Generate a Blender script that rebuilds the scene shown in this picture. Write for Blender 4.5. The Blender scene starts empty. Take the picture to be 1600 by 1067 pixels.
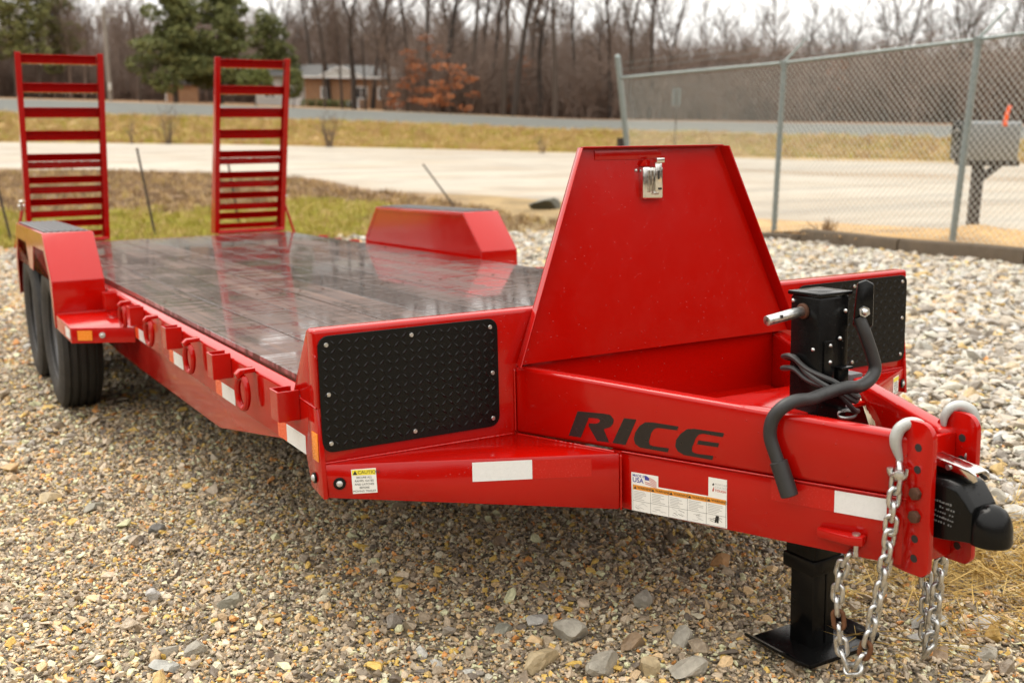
import bpy, bmesh, math, random
import numpy as np
from mathutils import Vector, Matrix

sc = bpy.context.scene
COL = sc.collection
R = math.radians
rnd = random.Random(7)

# ------------------------------------------------------------------ camera, sky, sun, exposure
cam_d = bpy.data.cameras.new('camera')
cam = bpy.data.objects.new('camera', cam_d)
COL.objects.link(cam)
cam_d.sensor_width = 36.0
cam_d.lens = 1658.06 / 1600 * 36.0
cam_d.clip_start = 0.05
cam_d.clip_end = 3000
RT = (0.8688248840568082, -0.49500521372695555, 0.010637632575193321)
DN = (-0.09491331978177477, -0.18759989445867467, -0.9776490890534791)
FW = (0.4859370150252772, 0.8483962034228025, -0.2099740446962398)
CAMP = (-1.89087, -1.72605, 1.32836)
cam.matrix_world = Matrix(((RT[0], -DN[0], -FW[0], CAMP[0]), (RT[1], -DN[1], -FW[1], CAMP[1]),
                           (RT[2], -DN[2], -FW[2], CAMP[2]), (0, 0, 0, 1)))
cam_d.dof.use_dof = True
cam_d.dof.focus_distance = 2.75
cam_d.dof.aperture_fstop = 3.2
sc.camera = cam

SUN_EL, SUN_AZ = 58.0, -12.0          # degrees; azimuth from +Y towards +X
W = bpy.data.worlds.new('World')
sc.world = W
W.use_nodes = True
wn, wl = W.node_tree.nodes, W.node_tree.links
wn.clear()
wo = wn.new('ShaderNodeOutputWorld')
bgn = wn.new('ShaderNodeBackground')
sky = wn.new('ShaderNodeTexSky')
sky.sky_type = 'NISHITA'
sky.sun_disc = False
sky.sun_elevation = R(SUN_EL)
sky.sun_rotation = R(SUN_AZ)
sky.air_density = 1.0
sky.dust_density = 6.0
hs = wn.new('ShaderNodeHueSaturation')
hs.inputs['Saturation'].default_value = 0.10
wl.new(sky.outputs[0], hs.inputs['Color'])
# a closed cloud layer: CIE overcast distribution, brighter overhead than at the horizon
tc = wn.new('ShaderNodeTexCoord')
sx = wn.new('ShaderNodeSeparateXYZ')
wl.new(tc.outputs['Generated'], sx.inputs[0])
m1 = wn.new('ShaderNodeMath'); m1.operation = 'MAXIMUM'; m1.inputs[1].default_value = 0.0
wl.new(sx.outputs['Z'], m1.inputs[0])
m2 = wn.new('ShaderNodeMath'); m2.operation = 'MULTIPLY_ADD'
m2.inputs[1].default_value = 13.0; m2.inputs[2].default_value = 11.6
wl.new(m1.outputs[0], m2.inputs[0])
nz = wn.new('ShaderNodeTexNoise'); nz.inputs['Scale'].default_value = 2.2; nz.inputs['Detail'].default_value = 4
wl.new(tc.outputs['Generated'], nz.inputs['Vector'])
mr = wn.new('ShaderNodeMapRange'); mr.inputs[3].default_value = 0.86; mr.inputs[4].default_value = 1.12
wl.new(nz.outputs[0], mr.inputs[0])
m3 = wn.new('ShaderNodeMath'); m3.operation = 'MULTIPLY'
wl.new(m2.outputs[0], m3.inputs[0]); wl.new(mr.outputs[0], m3.inputs[1])
cl = wn.new('ShaderNodeVectorMath'); cl.operation = 'SCALE'
cl.inputs[0].default_value = (1.0, 0.975, 0.93)
wl.new(m3.outputs[0], cl.inputs['Scale'])
mx = wn.new('ShaderNodeMix'); mx.data_type = 'RGBA'; mx.inputs['Factor'].default_value = 0.85
wl.new(hs.outputs[0], mx.inputs['A']); wl.new(cl.outputs[0], mx.inputs['B'])
wl.new(mx.outputs['Result'], bgn.inputs['Color'])
bgn.inputs['Strength'].default_value = 0.095
wl.new(bgn.outputs[0], wo.inputs[0])

sun_d = bpy.data.lights.new('sun', 'SUN')
sun_d.energy = 1.5
sun_d.angle = R(35)
sun_d.color = (1.0, 0.93, 0.82)
sun = bpy.data.objects.new('sun', sun_d)
COL.objects.link(sun)
sd = Vector((math.sin(R(SUN_AZ)) * math.cos(R(SUN_EL)), math.cos(R(SUN_AZ)) * math.cos(R(SUN_EL)), math.sin(R(SUN_EL))))
sun.rotation_euler = sd.to_track_quat('Z', 'Y').to_euler()
sun.location = (0, 20, 30)

sc.view_settings.view_transform = 'Standard'
sc.view_settings.look = 'None'
sc.view_settings.exposure = 0.42
sc.view_settings.gamma = 1.0
sc.view_settings.use_curve_mapping = False
sc.cycles.max_bounces = 6
sc.cycles.transparent_max_bounces = 8

# ------------------------------------------------------------------ materials
class NT:
    def __init__(s, name):
        s.m = bpy.data.materials.new(name); s.m.use_nodes = True
        s.n = s.m.node_tree.nodes; s.l = s.m.node_tree.links
        s.b = s.n['Principled BSDF']
    def add(s, t, **kw):
        nd = s.n.new('ShaderNode' + t)
        for k, v in kw.items():
            if k in nd.inputs.keys(): nd.inputs[k].default_value = v
            else: setattr(nd, k, v)
        return nd
    def link(s, a, b): s.l.new(a, b)
    def coord(s, kind='Object', scale=None):
        t = s.add('TexCoord')
        if scale is None: return t.outputs[kind]
        mp = s.add('Mapping'); mp.inputs['Scale'].default_value = scale
        s.link(t.outputs[kind], mp.inputs[0]); return mp.outputs[0]
    def noise(s, vec, scale, detail=4, rough=.55):
        nd = s.add('TexNoise', Scale=scale, Detail=detail, Roughness=rough)
        s.link(vec, nd.inputs['Vector']); return nd.outputs[0]
    def ramp(s, fac, stops, interp='LINEAR'):
        r = s.add('ValToRGB'); r.color_ramp.interpolation = interp
        e = r.color_ramp.elements
        while len(e) < len(stops): e.new(0.5)
        for el, (p, c) in zip(e, stops):
            el.position = p; el.color = (*c, 1) if len(c) == 3 else c
        s.link(fac, r.inputs[0]); return r.outputs[0]
    def rng(s, fac, a, b, c, d):
        r = s.add('MapRange'); r.inputs[1].default_value = a; r.inputs[2].default_value = b
        r.inputs[3].default_value = c; r.inputs[4].default_value = d
        s.link(fac, r.inputs[0]); return r.outputs[0]
    def mix(s, fac, a, b):
        m = s.add('Mix', data_type='RGBA')
        for nm, v in (('Factor', fac), ('A', a), ('B', b)):
            i = m.inputs[nm] if nm == 'Factor' else [q for q in m.inputs if q.name == nm and q.type == 'RGBA'][0]
            if isinstance(v, (int, float)): i.default_value = v
            elif isinstance(v, tuple): i.default_value = (*v, 1)
            else: s.link(v, i)
        return [o for o in m.outputs if o.type == 'RGBA'][0]
    def bump(s, h, strength=.3, dist=.01, prev=None):
        b = s.add('Bump', Strength=strength, Distance=dist)
        s.link(h, b.inputs['Height'])
        if prev is not None: s.link(prev, b.inputs['Normal'])
        return b.outputs[0]
    def set(s, **kw):
        for k, v in kw.items():
            i = s.b.inputs[k.replace('_', ' ')]
            if isinstance(v, (int, float)): i.default_value = v
            elif isinstance(v, tuple): i.default_value = (*v, 1)
            else: s.link(v, i)
        return s

def simple(name, col, rough=.5, metal=0., var=.12, scale=6., coat=0., bump=0.):
    t = NT(name); v = t.coord()
    n = t.noise(v, scale)
    c = t.mix(n, tuple(x * (1 - var) for x in col), tuple(min(1, x * (1 + var)) for x in col))
    t.set(Base_Color=c, Metallic=metal, Roughness=t.rng(t.noise(v, scale * 3), .3, .7, max(.02, rough - .06), min(1, rough + .08)))
    if coat: t.set(Coat_Weight=coat, Coat_Roughness=.06)
    if bump: t.set(Normal=t.bump(t.noise(v, scale * 8), bump, .004))
    return t.m

def drops(t, v, scale, density=.75):
    """beads of rain: small voronoi domes on part of the cells, as a height"""
    vo = t.add('TexVoronoi', Scale=scale, Randomness=1.0); t.link(v, vo.inputs['Vector'])
    dome = t.rng(vo.outputs['Distance'], .05, .24, 1., 0.)
    dome.node.interpolation_type = 'SMOOTHSTEP'
    sep = t.add('SeparateColor'); t.link(vo.outputs['Color'], sep.inputs[0])
    gate = t.add('Math', operation='GREATER_THAN'); gate.inputs[1].default_value = density
    t.link(sep.outputs[0], gate.inputs[0])
    mu = t.add('Math', operation='MULTIPLY'); t.link(dome, mu.inputs[0]); t.link(gate.outputs[0], mu.inputs[1])
    return mu.outputs[0]

def red_paint():
    t = NT('red_powder_coat'); v = t.coord()
    big = t.noise(v, 2.5, 5)
    c = t.mix(big, (.36, .0022, .0006), (.42, .0034, .0010))
    orange_peel = t.noise(v, 260, 2)
    soft = t.noise(v, 9, 3)
    h = t.bump(orange_peel, .02, .001)
    h = t.bump(soft, .03, .006, h)
    h = t.bump(drops(t, v, 95, .86), .55, .002, h)
    t.set(Base_Color=c, Roughness=t.rng(t.noise(v, 14, 5), .35, .7, .10, .2), Coat_Weight=.15,
          Coat_Roughness=.03, Specular_IOR_Level=.34, Normal=h)
    return t.m

def black_paint(name='black_paint', col=.004, rough=.22, dr=.8):
    t = NT(name); v = t.coord()
    n = t.noise(v, 12, 4)
    h = t.bump(t.noise(v, 300, 2), .08, .002)
    h = t.bump(drops(t, v, 110, dr), .7, .002, h)
    t.set(Base_Color=t.mix(n, (col * .8,) * 3, (col * 1.3,) * 3), Roughness=t.rng(n, .3, .7, rough - .08, rough + .1), Normal=h, Specular_IOR_Level=.22)
    return t.m

def zinc():
    t = NT('zinc_plate'); v = t.coord()
    n = t.noise(v, 60, 4)
    c = t.ramp(n, [(.3, (.42, .42, .41)), (.62, (.66, .67, .66)), (.75, (.38, .37, .33))])
    t.set(Base_Color=c, Metallic=.95, Roughness=t.rng(n, .3, .7, .22, .42))
    return t.m

def galv():
    t = NT('galvanised_steel'); v = t.coord()
    n = t.noise(v, 25, 5)
    c = t.ramp(n, [(.3, (.19, .225, .22)), (.7, (.27, .30, .29))])
    t.set(Base_Color=c, Metallic=.45, Roughness=.5)
    return t.m

def plank_mat():
    t = NT('wet_brown_planks')
    v = t.coord('Object')
    oi = t.add('ObjectInfo')
    off = t.add('VectorMath', operation='SCALE'); off.inputs[0].default_value = (7., 13., 3.)
    t.link(oi.outputs['Random'], off.inputs['Scale'])
    ad = t.add('VectorMath', operation='ADD'); t.link(v, ad.inputs[0]); t.link(off.outputs[0], ad.inputs[1])
    def mp(sx_, sy_, sz_):
        m = t.add('Mapping'); m.inputs['Scale'].default_value = (sx_, sy_, sz_); t.link(ad.outputs[0], m.inputs[0]); return m.outputs[0]
    grain = t.noise(mp(45, 1.2, 30), 1.0, 6, .6)          # along the board
    saw = t.noise(mp(1.5, 24, 4), 1.0, 7, .68)            # saw marks across the board
    blot = t.noise(mp(3, 1.6, 3), 1.0, 4, .55)
    c1 = t.ramp(grain, [(.3, (.026, .012, .008)), (.55, (.066, .031, .019)), (.75, (.115, .062, .038))])
    c2 = t.ramp(oi.outputs['Random'], [(0, (.5, .46, .44)), (.5, (.9, .85, .8)), (1, (1.35, 1.25, 1.15))])
    mu = t.add('Mix', data_type='RGBA', blend_type='MULTIPLY'); mu.inputs['Factor'].default_value = 1
    ia = [q for q in mu.inputs if q.type == 'RGBA']; t.link(c1, ia[0]); t.link(c2, ia[1])
    col = [o for o in mu.outputs if o.type == 'RGBA'][0]
    wet = t.add('Math', operation='ADD'); t.link(t.rng(saw, .36, .64, -.25, .25), wet.inputs[0]); wet2 = t.add('Math', operation='ADD'); t.link(blot, wet2.inputs[0]); t.link(t.rng(grain, .3, .7, -.12, .12), wet2.inputs[1]); t.link(wet2.outputs[0], wet.inputs[1])
    wet3 = t.add('Math', operation='ADD'); t.link(wet.outputs[0], wet3.inputs[0]); t.link(t.rng(oi.outputs['Random'], 0, 1, -.07, .09), wet3.inputs[1]); wet = wet3
    rough = t.rng(wet.outputs[0], .3, .75, .25, .55)
    wt = t.rng(wet.outputs[0], .48, .76, 1.0, .05)
    h = t.bump(saw, .16, .004); h = t.bump(grain, .10, .003, h)
    t.set(Base_Color=col, Roughness=rough, Coat_Weight=wt, Coat_Roughness=t.rng(wet.outputs[0], .4, .75, .02, .12), Coat_IOR=1.6, Normal=h, Specular_IOR_Level=.4)
    cn = t.bump(saw, .022, .002)
    t.link(cn, t.b.inputs['Coat Normal'])
    return t.m

M = {}
M['red'] = red_paint()
M['black'] = black_paint()
M['tread'] = black_paint('black_tread_plate', .004, .24, .9)
M['rubber'] = simple('tyre_rubber', (.026, .024, .022), .68, 0, .55, 9, 0, .25)
M['grip'] = simple('rubber_grip', (.022, .022, .022), .5, 0, .3, 20)
M['zinc'] = zinc()
M['galv'] = galv()
M['chrome'] = simple('chrome_latch', (.74, .73, .70), .16, 1.0, .12, 40)
M['rim'] = simple('grey_wheel_steel', (.16, .16, .165), .45, .5, .2, 10)
M['plank'] = plank_mat()
M['whitetape'] = simple('white_reflector', (.72, .73, .72), .3, 0, .08, 90)
M['redtape'] = simple('red_reflector', (.47, .005, .003), .22, 0, .1, 90)
M['orangetape'] = simple('orange_red_reflector', (.75, .09, .02), .25, 0, .1, 90)
M['amber'] = simple('amber_reflector', (.80, .24, .02), .25, 0, .1, 60)
M['sticker'] = simple('white_sticker', (.78, .78, .74), .35, 0, .03, 30)
M['ink'] = simple('black_print', (.02, .02, .02), .4, 0, .05, 30)
M['castmark'] = simple('faint_cast_marks', (.16, .16, .155), .5)
M['greyink'] = simple('grey_print', (.42, .42, .40), .5, 0, .15, 60)
M['blueink'] = simple('blue_print', (.05, .05, .30), .4, 0, .05, 30)
M['pinkink'] = simple('pale_red_print', (.55, .25, .24), .4, 0, .1, 30)
M['redink'] = simple('red_print', (.45, .06, .04), .4, 0, .1, 30)
M['orangeink'] = simple('orange_print', (.72, .28, .03), .4, 0, .04, 30)
M['yellowink'] = simple('yellow_print', (.78, .66, .05), .4, 0, .04, 30)
M['decal'] = simple('black_vinyl', (.012, .010, .010), .3, 0, .1, 20)
M['step'] = simple('grey_step_plate', (.10, .10, .105), .5, .2, .3, 50)
M['hook'] = simple('grey_cast_hook', (.42, .43, .41), .45, .25, .12, 40, 0, .15)
M['rust'] = simple('rusty_bolt', (.085, .035, .018), .7, .2, .4, 60)
M['rustchain'] = simple('rusty_chain', (.15, .062, .025), .7, .3, .35, 70)
M['wire'] = simple('cream_wire', (.55, .48, .32), .5)
M['lens'] = simple('clear_lens', (.5, .5, .48), .12, .3, .2, 100)
M['dark'] = simple('dark_underbody', (.02, .014, .013), .6)
M['orange'] = simple('orange_flag_plastic', (.95, .12, .02), .4)
M['fencewire'] = simple('bright_fence_wire', (.52, .54, .51), .45, .3, .08, 10)
M['mailgrey'] = simple('grey_mailbox_metal', (.19, .205, .21), .4, .3, .1, 8)
M['darkwood'] = simple('dark_wet_wood', (.035, .024, .018), .7, 0, .4, 12, 0, .3)

# ------------------------------------------------------------------ mesh helpers
class MB:
    def __init__(s): s.v = []; s.f = []
    def raw(s, vs, fs):
        o = len(s.v); s.v += [tuple(p) for p in vs]; s.f += [tuple(i + o for i in f) for f in fs]; return s
    def box(s, x0, x1, y0, y1, z0, z1):
        return s.raw([(x0, y0, z0), (x1, y0, z0), (x1, y1, z0), (x0, y1, z0), (x0, y0, z1), (x1, y0, z1), (x1, y1, z1), (x0, y1, z1)],
                     [(0, 3, 2, 1), (4, 5, 6, 7), (0, 1, 5, 4), (1, 2, 6, 5), (2, 3, 7, 6), (3, 0, 4, 7)])
    def prism(s, pts, d):
        """pts: 3-D outline, extruded by vector d"""
        n = len(pts); a = [Vector(p) for p in pts]; d = Vector(d)
        s.raw(a + [p + d for p in a], [tuple(range(n)), tuple(range(2 * n - 1, n - 1, -1))] +
              [(i, i + n, (i + 1) % n + n, (i + 1) % n) for i in range(n)])
        return s
    def tube(s, path, r, n=8, caps=True, closed=False):
        P = [Vector(p) for p in path]; k = len(P)
        rr = r if isinstance(r, (list, tuple)) else [r] * k
        up = None; rings = []
        for i in range(k):
            if closed: t = P[(i + 1) % k] - P[i - 1]
            else: t = P[min(i + 1, k - 1)] - P[max(i - 1, 0)]
            if t.length < 1e-9: t = Vector((0, 0, 1))
            t.normalize()
            if up is None:
                up = t.orthogonal().normalized()
            else:
                up = up - t * up.dot(t)
                up = up.normalized() if up.length > 1e-6 else t.orthogonal().normalized()
            w = t.cross(up)
            rings.append([P[i] + (up * math.cos(2 * math.pi * j / n) + w * math.sin(2 * math.pi * j / n)) * rr[i] for j in range(n)])
        vs = [q for g in rings for q in g]; fs = []
        for i in range(k if closed else k - 1):
            a, b = i * n, ((i + 1) % k) * n
            sh = 0
            if closed and i == k - 1:
                sh = min(range(n), key=lambda q: (rings[i][0] - rings[0][q]).length)
            for j in range(n):
                fs.append((a + j, a + (j + 1) % n, b + (j + 1 + sh) % n, b + (j + sh) % n))
        if caps and not closed:
            fs.append(tuple(range(n - 1, -1, -1))); fs.append(tuple(range((k - 1) * n, k * n)))
        return s.raw(vs, fs)
    def cyl(s, a, b, r, n=12, r2=None): return s.tube([a, b], [r, r if r2 is None else r2], n)
    def lathe(s, prof, c, ax='x', n=40):
        """closed profile of (axial, radius)"""
        k = len(prof); vs = []; fs = []
        for j in range(n):
            a = 2 * math.pi * j / n
            for (h, r) in prof:
                p = (h, r * math.cos(a), r * math.sin(a)) if ax == 'x' else (r * math.cos(a), r * math.sin(a), h)
                vs.append((p[0] + c[0], p[1] + c[1], p[2] + c[2]))
        for j in range(n):
            for i in range(k):
                fs.append((j * k + i, j * k + (i + 1) % k, ((j + 1) % n) * k + (i + 1) % k, ((j + 1) % n) * k + i))
        return s.raw(vs, fs)
    def dome(s, c, r, n=10, m=5, ax=(0, 0, 1), squash=1.0):
        ax = Vector(ax).normalized(); u = ax.orthogonal().normalized(); w = ax.cross(u); c = Vector(c)
        vs = []; fs = []
        for i in range(m):
            t = math.pi / 2 * i / m
            for j in range(n):
                a = 2 * math.pi * j / n
                vs.append(c + (u * math.cos(a) + w * math.sin(a)) * r * math.cos(t) + ax * r * math.sin(t) * squash)
        vs.append(c + ax * r * squash)
        for i in range(m - 1):
            for j in range(n): fs.append((i * n + j, i * n + (j + 1) % n, (i + 1) * n + (j + 1) % n, (i + 1) * n + j))
        for j in range(n): fs.append(((m - 1) * n + j, (m - 1) * n + (j + 1) % n, m * n))
        fs.append(tuple(range(n - 1, -1, -1)))
        return s.raw(vs, fs)
    def mesh(s, name, mat, bevel=0, seg=2, angle=35, smooth=True, fix=True):
        me = bpy.data.meshes.new(name)
        me.from_pydata(s.v, [], s.f)
        if fix or bevel:
            bm = bmesh.new(); bm.from_mesh(me)
            bmesh.ops.recalc_face_normals(bm, faces=bm.faces)
            if bevel:
                es = [e for e in bm.edges if len(e.link_faces) == 2 and e.calc_face_angle(0) > R(30)]
                bmesh.ops.bevel(bm, geom=es, offset=bevel, segments=seg, profile=.5, affect='EDGES', clamp_overlap=True)
            bm.to_mesh(me); bm.free()
        if smooth:
            me.shade_smooth(); me.set_sharp_from_angle(angle=R(angle))
        if mat is not None: me.materials.append(M[mat] if isinstance(mat, str) else mat)
        return me

def link(name, data, parent=None, loc=(0, 0, 0), rot=(0, 0, 0)):
    o = bpy.data.objects.new(name, data); COL.objects.link(o)
    o.location = loc; o.rotation_euler = rot
    if parent is not None: o.parent = parent
    return o
def tag(o, label=None, cat=None, group=None, kind=None):
    if label: o['label'] = label
    if cat: o['category'] = cat
    if group: o['group'] = group
    if kind: o['kind'] = kind
    return o
def empty(name, loc=(0, 0, 0), rot=(0, 0, 0), parent=None):
    o = link(name, None, parent, loc, rot); o.empty_display_size = .2; return o
def copy_tree(o, parent=None):
    c = o.copy(); COL.objects.link(c)
    if parent is not None: c.parent = parent
    for ch in list(o.children): copy_tree(ch, c)
    return c
def text_mesh(s, name, size, mat, extrude=.0006, align='LEFT', spacing=1.0, shear=0., bold=0.):
    cu = bpy.data.curves.new(name, 'FONT'); cu.body = s; cu.size = size; cu.align_x = align; cu.align_y = 'CENTER'
    cu.space_character = spacing; cu.extrude = extrude; cu.shear = shear; cu.offset = bold; cu.resolution_u = 3
    o = bpy.data.objects.new(name, cu); COL.objects.link(o)
    bpy.context.view_layer.update()
    me = bpy.data.meshes.new_from_object(o.evaluated_get(bpy.context.evaluated_depsgraph_get()))
    bpy.data.objects.remove(o); bpy.data.curves.remove(cu)
    me.name = name; me.materials.clear(); me.materials.append(M[mat])
    return me

# ------------------------------------------------------------------ terrain height
VX, VY = -1.891, -1.726
AZ = [4.4, 16.4, 33.0, 44.5, 54.9]
R_ROAD_FAR = [68, 61, 55, 52, 54]
R_HWY = [80, 74, 66, 62, 58]
Z_HWY0 = [.98, .75, .3, .26, .34]
Z_HWY1 = [1.98, 1.62, .91, .87, .9]
Z_WOOD = [2.61, 2.2, 1.05, 1.0, 1.0]
def itp(a, T): return float(np.interp(a, AZ, T))
def sm(t): t = min(1, max(0, t)); return t * t * (3 - 2 * t)
def lot(x, y):
    s = y
    if y > 9: s = 9 + 3 * math.tanh((y - 9) / 3)
    if y < -6: s = -6 + 3 * math.tanh((y + 6) / 3)
    return -.0478 * s + .00845 * 12 * math.tanh(x / 12)
def azr(x, y):
    dx, dy = x - VX, y - VY; a = math.degrees(math.atan2(dx, dy))
    if abs(a - 30) > 180: a += -360 if a > 0 else 360
    return a, math.hypot(dx, dy)
def H(x, y):
    a, r = azr(x, y)
    aa = min(58, max(1, a)); w = 1 - sm((abs(a - 30) - 60) / 50)
    z = lot(x, y)
    if w <= 0: return z + sm((r - 70) / 80) * 2
    r0, r1, z1, z2, zw = itp(aa, R_ROAD_FAR), itp(aa, R_HWY), itp(aa, Z_HWY0), itp(aa, Z_HWY1), itp(aa, Z_WOOD)
    b = z
    if r > r0:
        if r < r1: b = z + (z1 - z) * sm((r - r0) / (r1 - r0))
        elif r < r1 + 11: b = z1 + (z2 - z1) * (r - r1) / 11
        elif r < r1 + 60: b = z2 + (zw - z2) * (r - r1 - 11) / 49
        else: b = zw + (r - r1 - 60) * .012
    return w * b + (1 - w) * (z + sm((r - 70) / 80) * 2)
def P(a, r):
    """ground place at compass angle a (degrees from +Y) and r metres from the gate side of the lot"""
    x, y = VX + r * math.sin(R(a)), VY + r * math.cos(R(a)); return x, y, H(x, y)
def AU(u): return 29.8 + math.degrees(math.atan((u - 800) / 1658.))

# ------------------------------------------------------------------ the setting: ground, lot, road, highway
def colmat(name, var, scale, rough, bump=0., bscale=40., spec=.3, streak=0.):
    """base colour from the mesh's own 'Zone' colours, broken up by noise at two scales"""
    t = NT(name); v = t.coord()
    at = t.add('Attribute', attribute_name='Zone')
    n1 = t.noise(v, scale, 6, .65); n2 = t.noise(v, scale * 9, 4, .6)
    s = t.add('Math', operation='ADD'); t.link(t.rng(n1, .25, .75, 1 - var, 1 + var), s.inputs[0]); t.link(t.rng(n2, .25, .75, -var * .6, var * .6), s.inputs[1])
    if streak:      # tracks worn along the length of the road
        mp = t.add('Mapping'); mp.inputs['Rotation'].default_value = (0, 0, R(29)); mp.inputs['Scale'].default_value = (.045, 1.1, 1); t.link(v, mp.inputs[0])
        s2 = t.add('Math', operation='ADD'); t.link(s.outputs[0], s2.inputs[0]); t.link(t.rng(t.noise(mp.outputs[0], 1.0, 6, .62), .3, .7, -streak, streak), s2.inputs[1]); s = s2
    mu = t.add('VectorMath', operation='SCALE'); t.link(at.outputs['Color'], mu.inputs[0]); t.link(s.outputs[0], mu.inputs['Scale'])
    t.set(Base_Color=mu.outputs[0], Roughness=rough, Specular_IOR_Level=spec)
    if bump: t.set(Normal=t.bump(t.noise(v, bscale, 5), bump, .05))
    return t.m
def vnoise(x, y, s, seed=0):
    """smooth value noise in 0..1"""
    x = x / s + seed * 17.3; y = y / s - seed * 9.1
    i, j = math.floor(x), math.floor(y); fx, fy = x - i, y - j
    fx = fx * fx * (3 - 2 * fx); fy = fy * fy * (3 - 2 * fy)
    h = lambda a, b: (math.sin(a * 127.1 + b * 311.7 + seed) * 43758.5453) % 1.0
    return (h(i, j) * (1 - fx) + h(i + 1, j) * fx) * (1 - fy) + (h(i, j + 1) * (1 - fx) + h(i + 1, j + 1) * fx) * fy
def lerp3(a, b, t): return tuple(p + (q - p) * t for p, q in zip(a, b))
GREEN, BROWN, GOLD, DIRT = (.26, .24, .03), (.20, .13, .075), (.38, .265, .12), (.44, .275, .115)
LEAF, LAWN, OLIVE = (.22, .115, .055), (.30, .18, .075), (.34, .26, .05)
LOT = [(-60, -40), (8.3, -40), (8.28, 0), (8.28, 5.2), (8.45, 7.0), (8.75, 9.2), (8.5, 10.6), (7.2, 12.6), (6.36, 12.6), (4.0, 13.2), (.2, 14.25), (-.8, 14.3), (-20, 15.8), (-60, 16)]
def inside(x, y, poly=LOT):
    c = False; n = len(poly)
    for i in range(n):
        (x1, y1), (x2, y2) = poly[i], poly[i - 1]
        if (y1 > y) != (y2 > y) and x < (x2 - x1) * (y - y1) / (y2 - y1) + x1: c = not c
    return c
def zone(x, y):
    a, r = azr(x, y); aa = min(58, max(1, a))
    r0, r1 = itp(aa, R_ROAD_FAR), itp(aa, R_HWY)
    n = vnoise(x, y, 2.2, 1) * .6 + vnoise(x, y, .7, 2) * .4
    if r > r1 + 11:
        base = lerp3(LAWN, LEAF, sm((r - r1 - 18 + 12 * (n - .5)) / 22))
        return lerp3(base, LEAF, .8 if a > 30 else 0.)
    if r > r0 - 4:
        n2 = vnoise(x, y, 6, 3) * .6 + vnoise(x, y, 2.4, 4) * .4
        g = sm((n2 - .38) * 3.5) * (1 - sm((a - 36) / 6)) * (1 - sm((r - r1 + 5) / 4))
        return lerp3(GOLD, OLIVE, g * .85)
    if x > 7.9 and y < 13 and r < 30:
        return lerp3(DIRT, lerp3(DIRT, BROWN, .5), sm((n - .5) * 4))
    g = 1 - sm((r - 20.5 + 5 * (n - .5)) / 3.0)
    g *= 1 - sm((a - 19.5 + 6 * (n - .5)) / 6)
    e = sm((15.6 - y) / 1.2)
    c = lerp3(BROWN, GREEN, g)
    c = lerp3(c, (.27, .19, .085), sm((a - 22) / 8) * .8)
    return lerp3(c, (.26, .20, .10), e * .6)

def set_zone(me, cols):
    at = me.color_attributes.new('Zone', 'FLOAT_COLOR', 'POINT')
    at.data.foreach_set('color', np.array([(*c, 1) for c in cols], dtype=np.float32).ravel())

radii = [0, 3, 6, 9, 11, 12, 13]
q = 13.5
while q < 900: radii.append(q); q *= 1.028 if q < 100 else 1.09
angs = [a * .8 for a in range(-8, 85)] + [68 + 4.0 * k for k in range(1, 70)]
gv, gf, gc = [], [], []
for r_ in radii:
    for a_ in angs:
        x, y = VX + r_ * math.sin(R(a_)), VY + r_ * math.cos(R(a_))
        gv.append((x, y, H(x, y) - .012)); gc.append(zone(x, y))
na = len(angs)
for i in range(len(radii) - 1):
    for j in range(na):
        k = (j + 1) % na
        gf.append((i * na + j, (i + 1) * na + j, (i + 1) * na + k, i * na + k) if i else (j, na + j, na + k))
m_ = MB(); m_.v, m_.f = gv, gf
gm = m_.mesh('ground', colmat('grassy_ground', .45, 1.3, .9, .6, 14), fix=False, angle=180)
set_zone(gm, gc)
tag(link('ground', gm), kind='structure')

# the gravel lot: one fine sheet a little above the ground
t = NT('gravel_bed'); v = t.coord()
vo = t.add('TexVoronoi', Scale=70.); t.link(v, vo.inputs['Vector'])
sp = t.add('SeparateColor'); t.link(vo.outputs['Color'], sp.inputs[0])
c = t.ramp(sp.outputs[0], [(0, (.12, .10, .075)), (.35, (.24, .20, .14)), (.6, (.32, .275, .195)), (.8, (.38, .275, .12)), (1, (.42, .38, .29))])
big = t.noise(v, .9, 5)
c = t.mix(t.rng(big, .35, .65, 0, .5), c, (.22, .185, .125))
dist = t.add('Math', operation='SUBTRACT'); dist.inputs[0].default_value = 1; t.link(vo.outputs['Distance'], dist.inputs[1])
t.set(Base_Color=c, Roughness=.6, Normal=t.bump(dist.outputs[0], .9, .012))
M['bed'] = t.m
lv, lf = [], []
idx = {}
xs = [-60, -40, -25, -15, -10, -8] + [-6 + .5 * i for i in range(31)]
ys = [-40, -20, -12, -8, -6] + [-4 + .5 * i for i in range(41)]
def lotclip(x, y):
    # pull grid points that fall outside back onto the ragged edge
    if inside(x, y): return x, y
    bx, by, bd = x, y, 1e9
    for i in range(len(LOT)):
        p, q_ = Vector(LOT[i - 1]), Vector(LOT[i]); d = q_ - p
        s = max(0, min(1, (Vector((x, y)) - p).dot(d) / d.dot(d))); w_ = p + d * s
        if (w_ - Vector((x, y))).length < bd: bd = (w_ - Vector((x, y))).length; bx, by = w_
    return bx + .12 * (vnoise(x, y, .4, 8) - .5), by + .25 * (vnoise(x, y, .6, 9) - .5)
for i, x in enumerate(xs):
    for j, y in enumerate(ys):
        X_, Y_ = lotclip(x, y); lv.append((X_, Y_, H(X_, Y_) - .004))
ny = len(ys)
for i in range(len(xs) - 1):
    for j in range(ny - 1):
        a_, b_, c_, d_ = (i * ny + j, (i + 1) * ny + j, (i + 1) * ny + j + 1, i * ny + j + 1)
        cx_, cy_ = (xs[i] + xs[i + 1]) / 2, (ys[j] + ys[j + 1]) / 2
        if any(inside(xs[p], ys[w_]) for p in (i, i + 1) for w_ in (j, j + 1)): lf.append((a_, b_, c_, d_))
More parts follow.
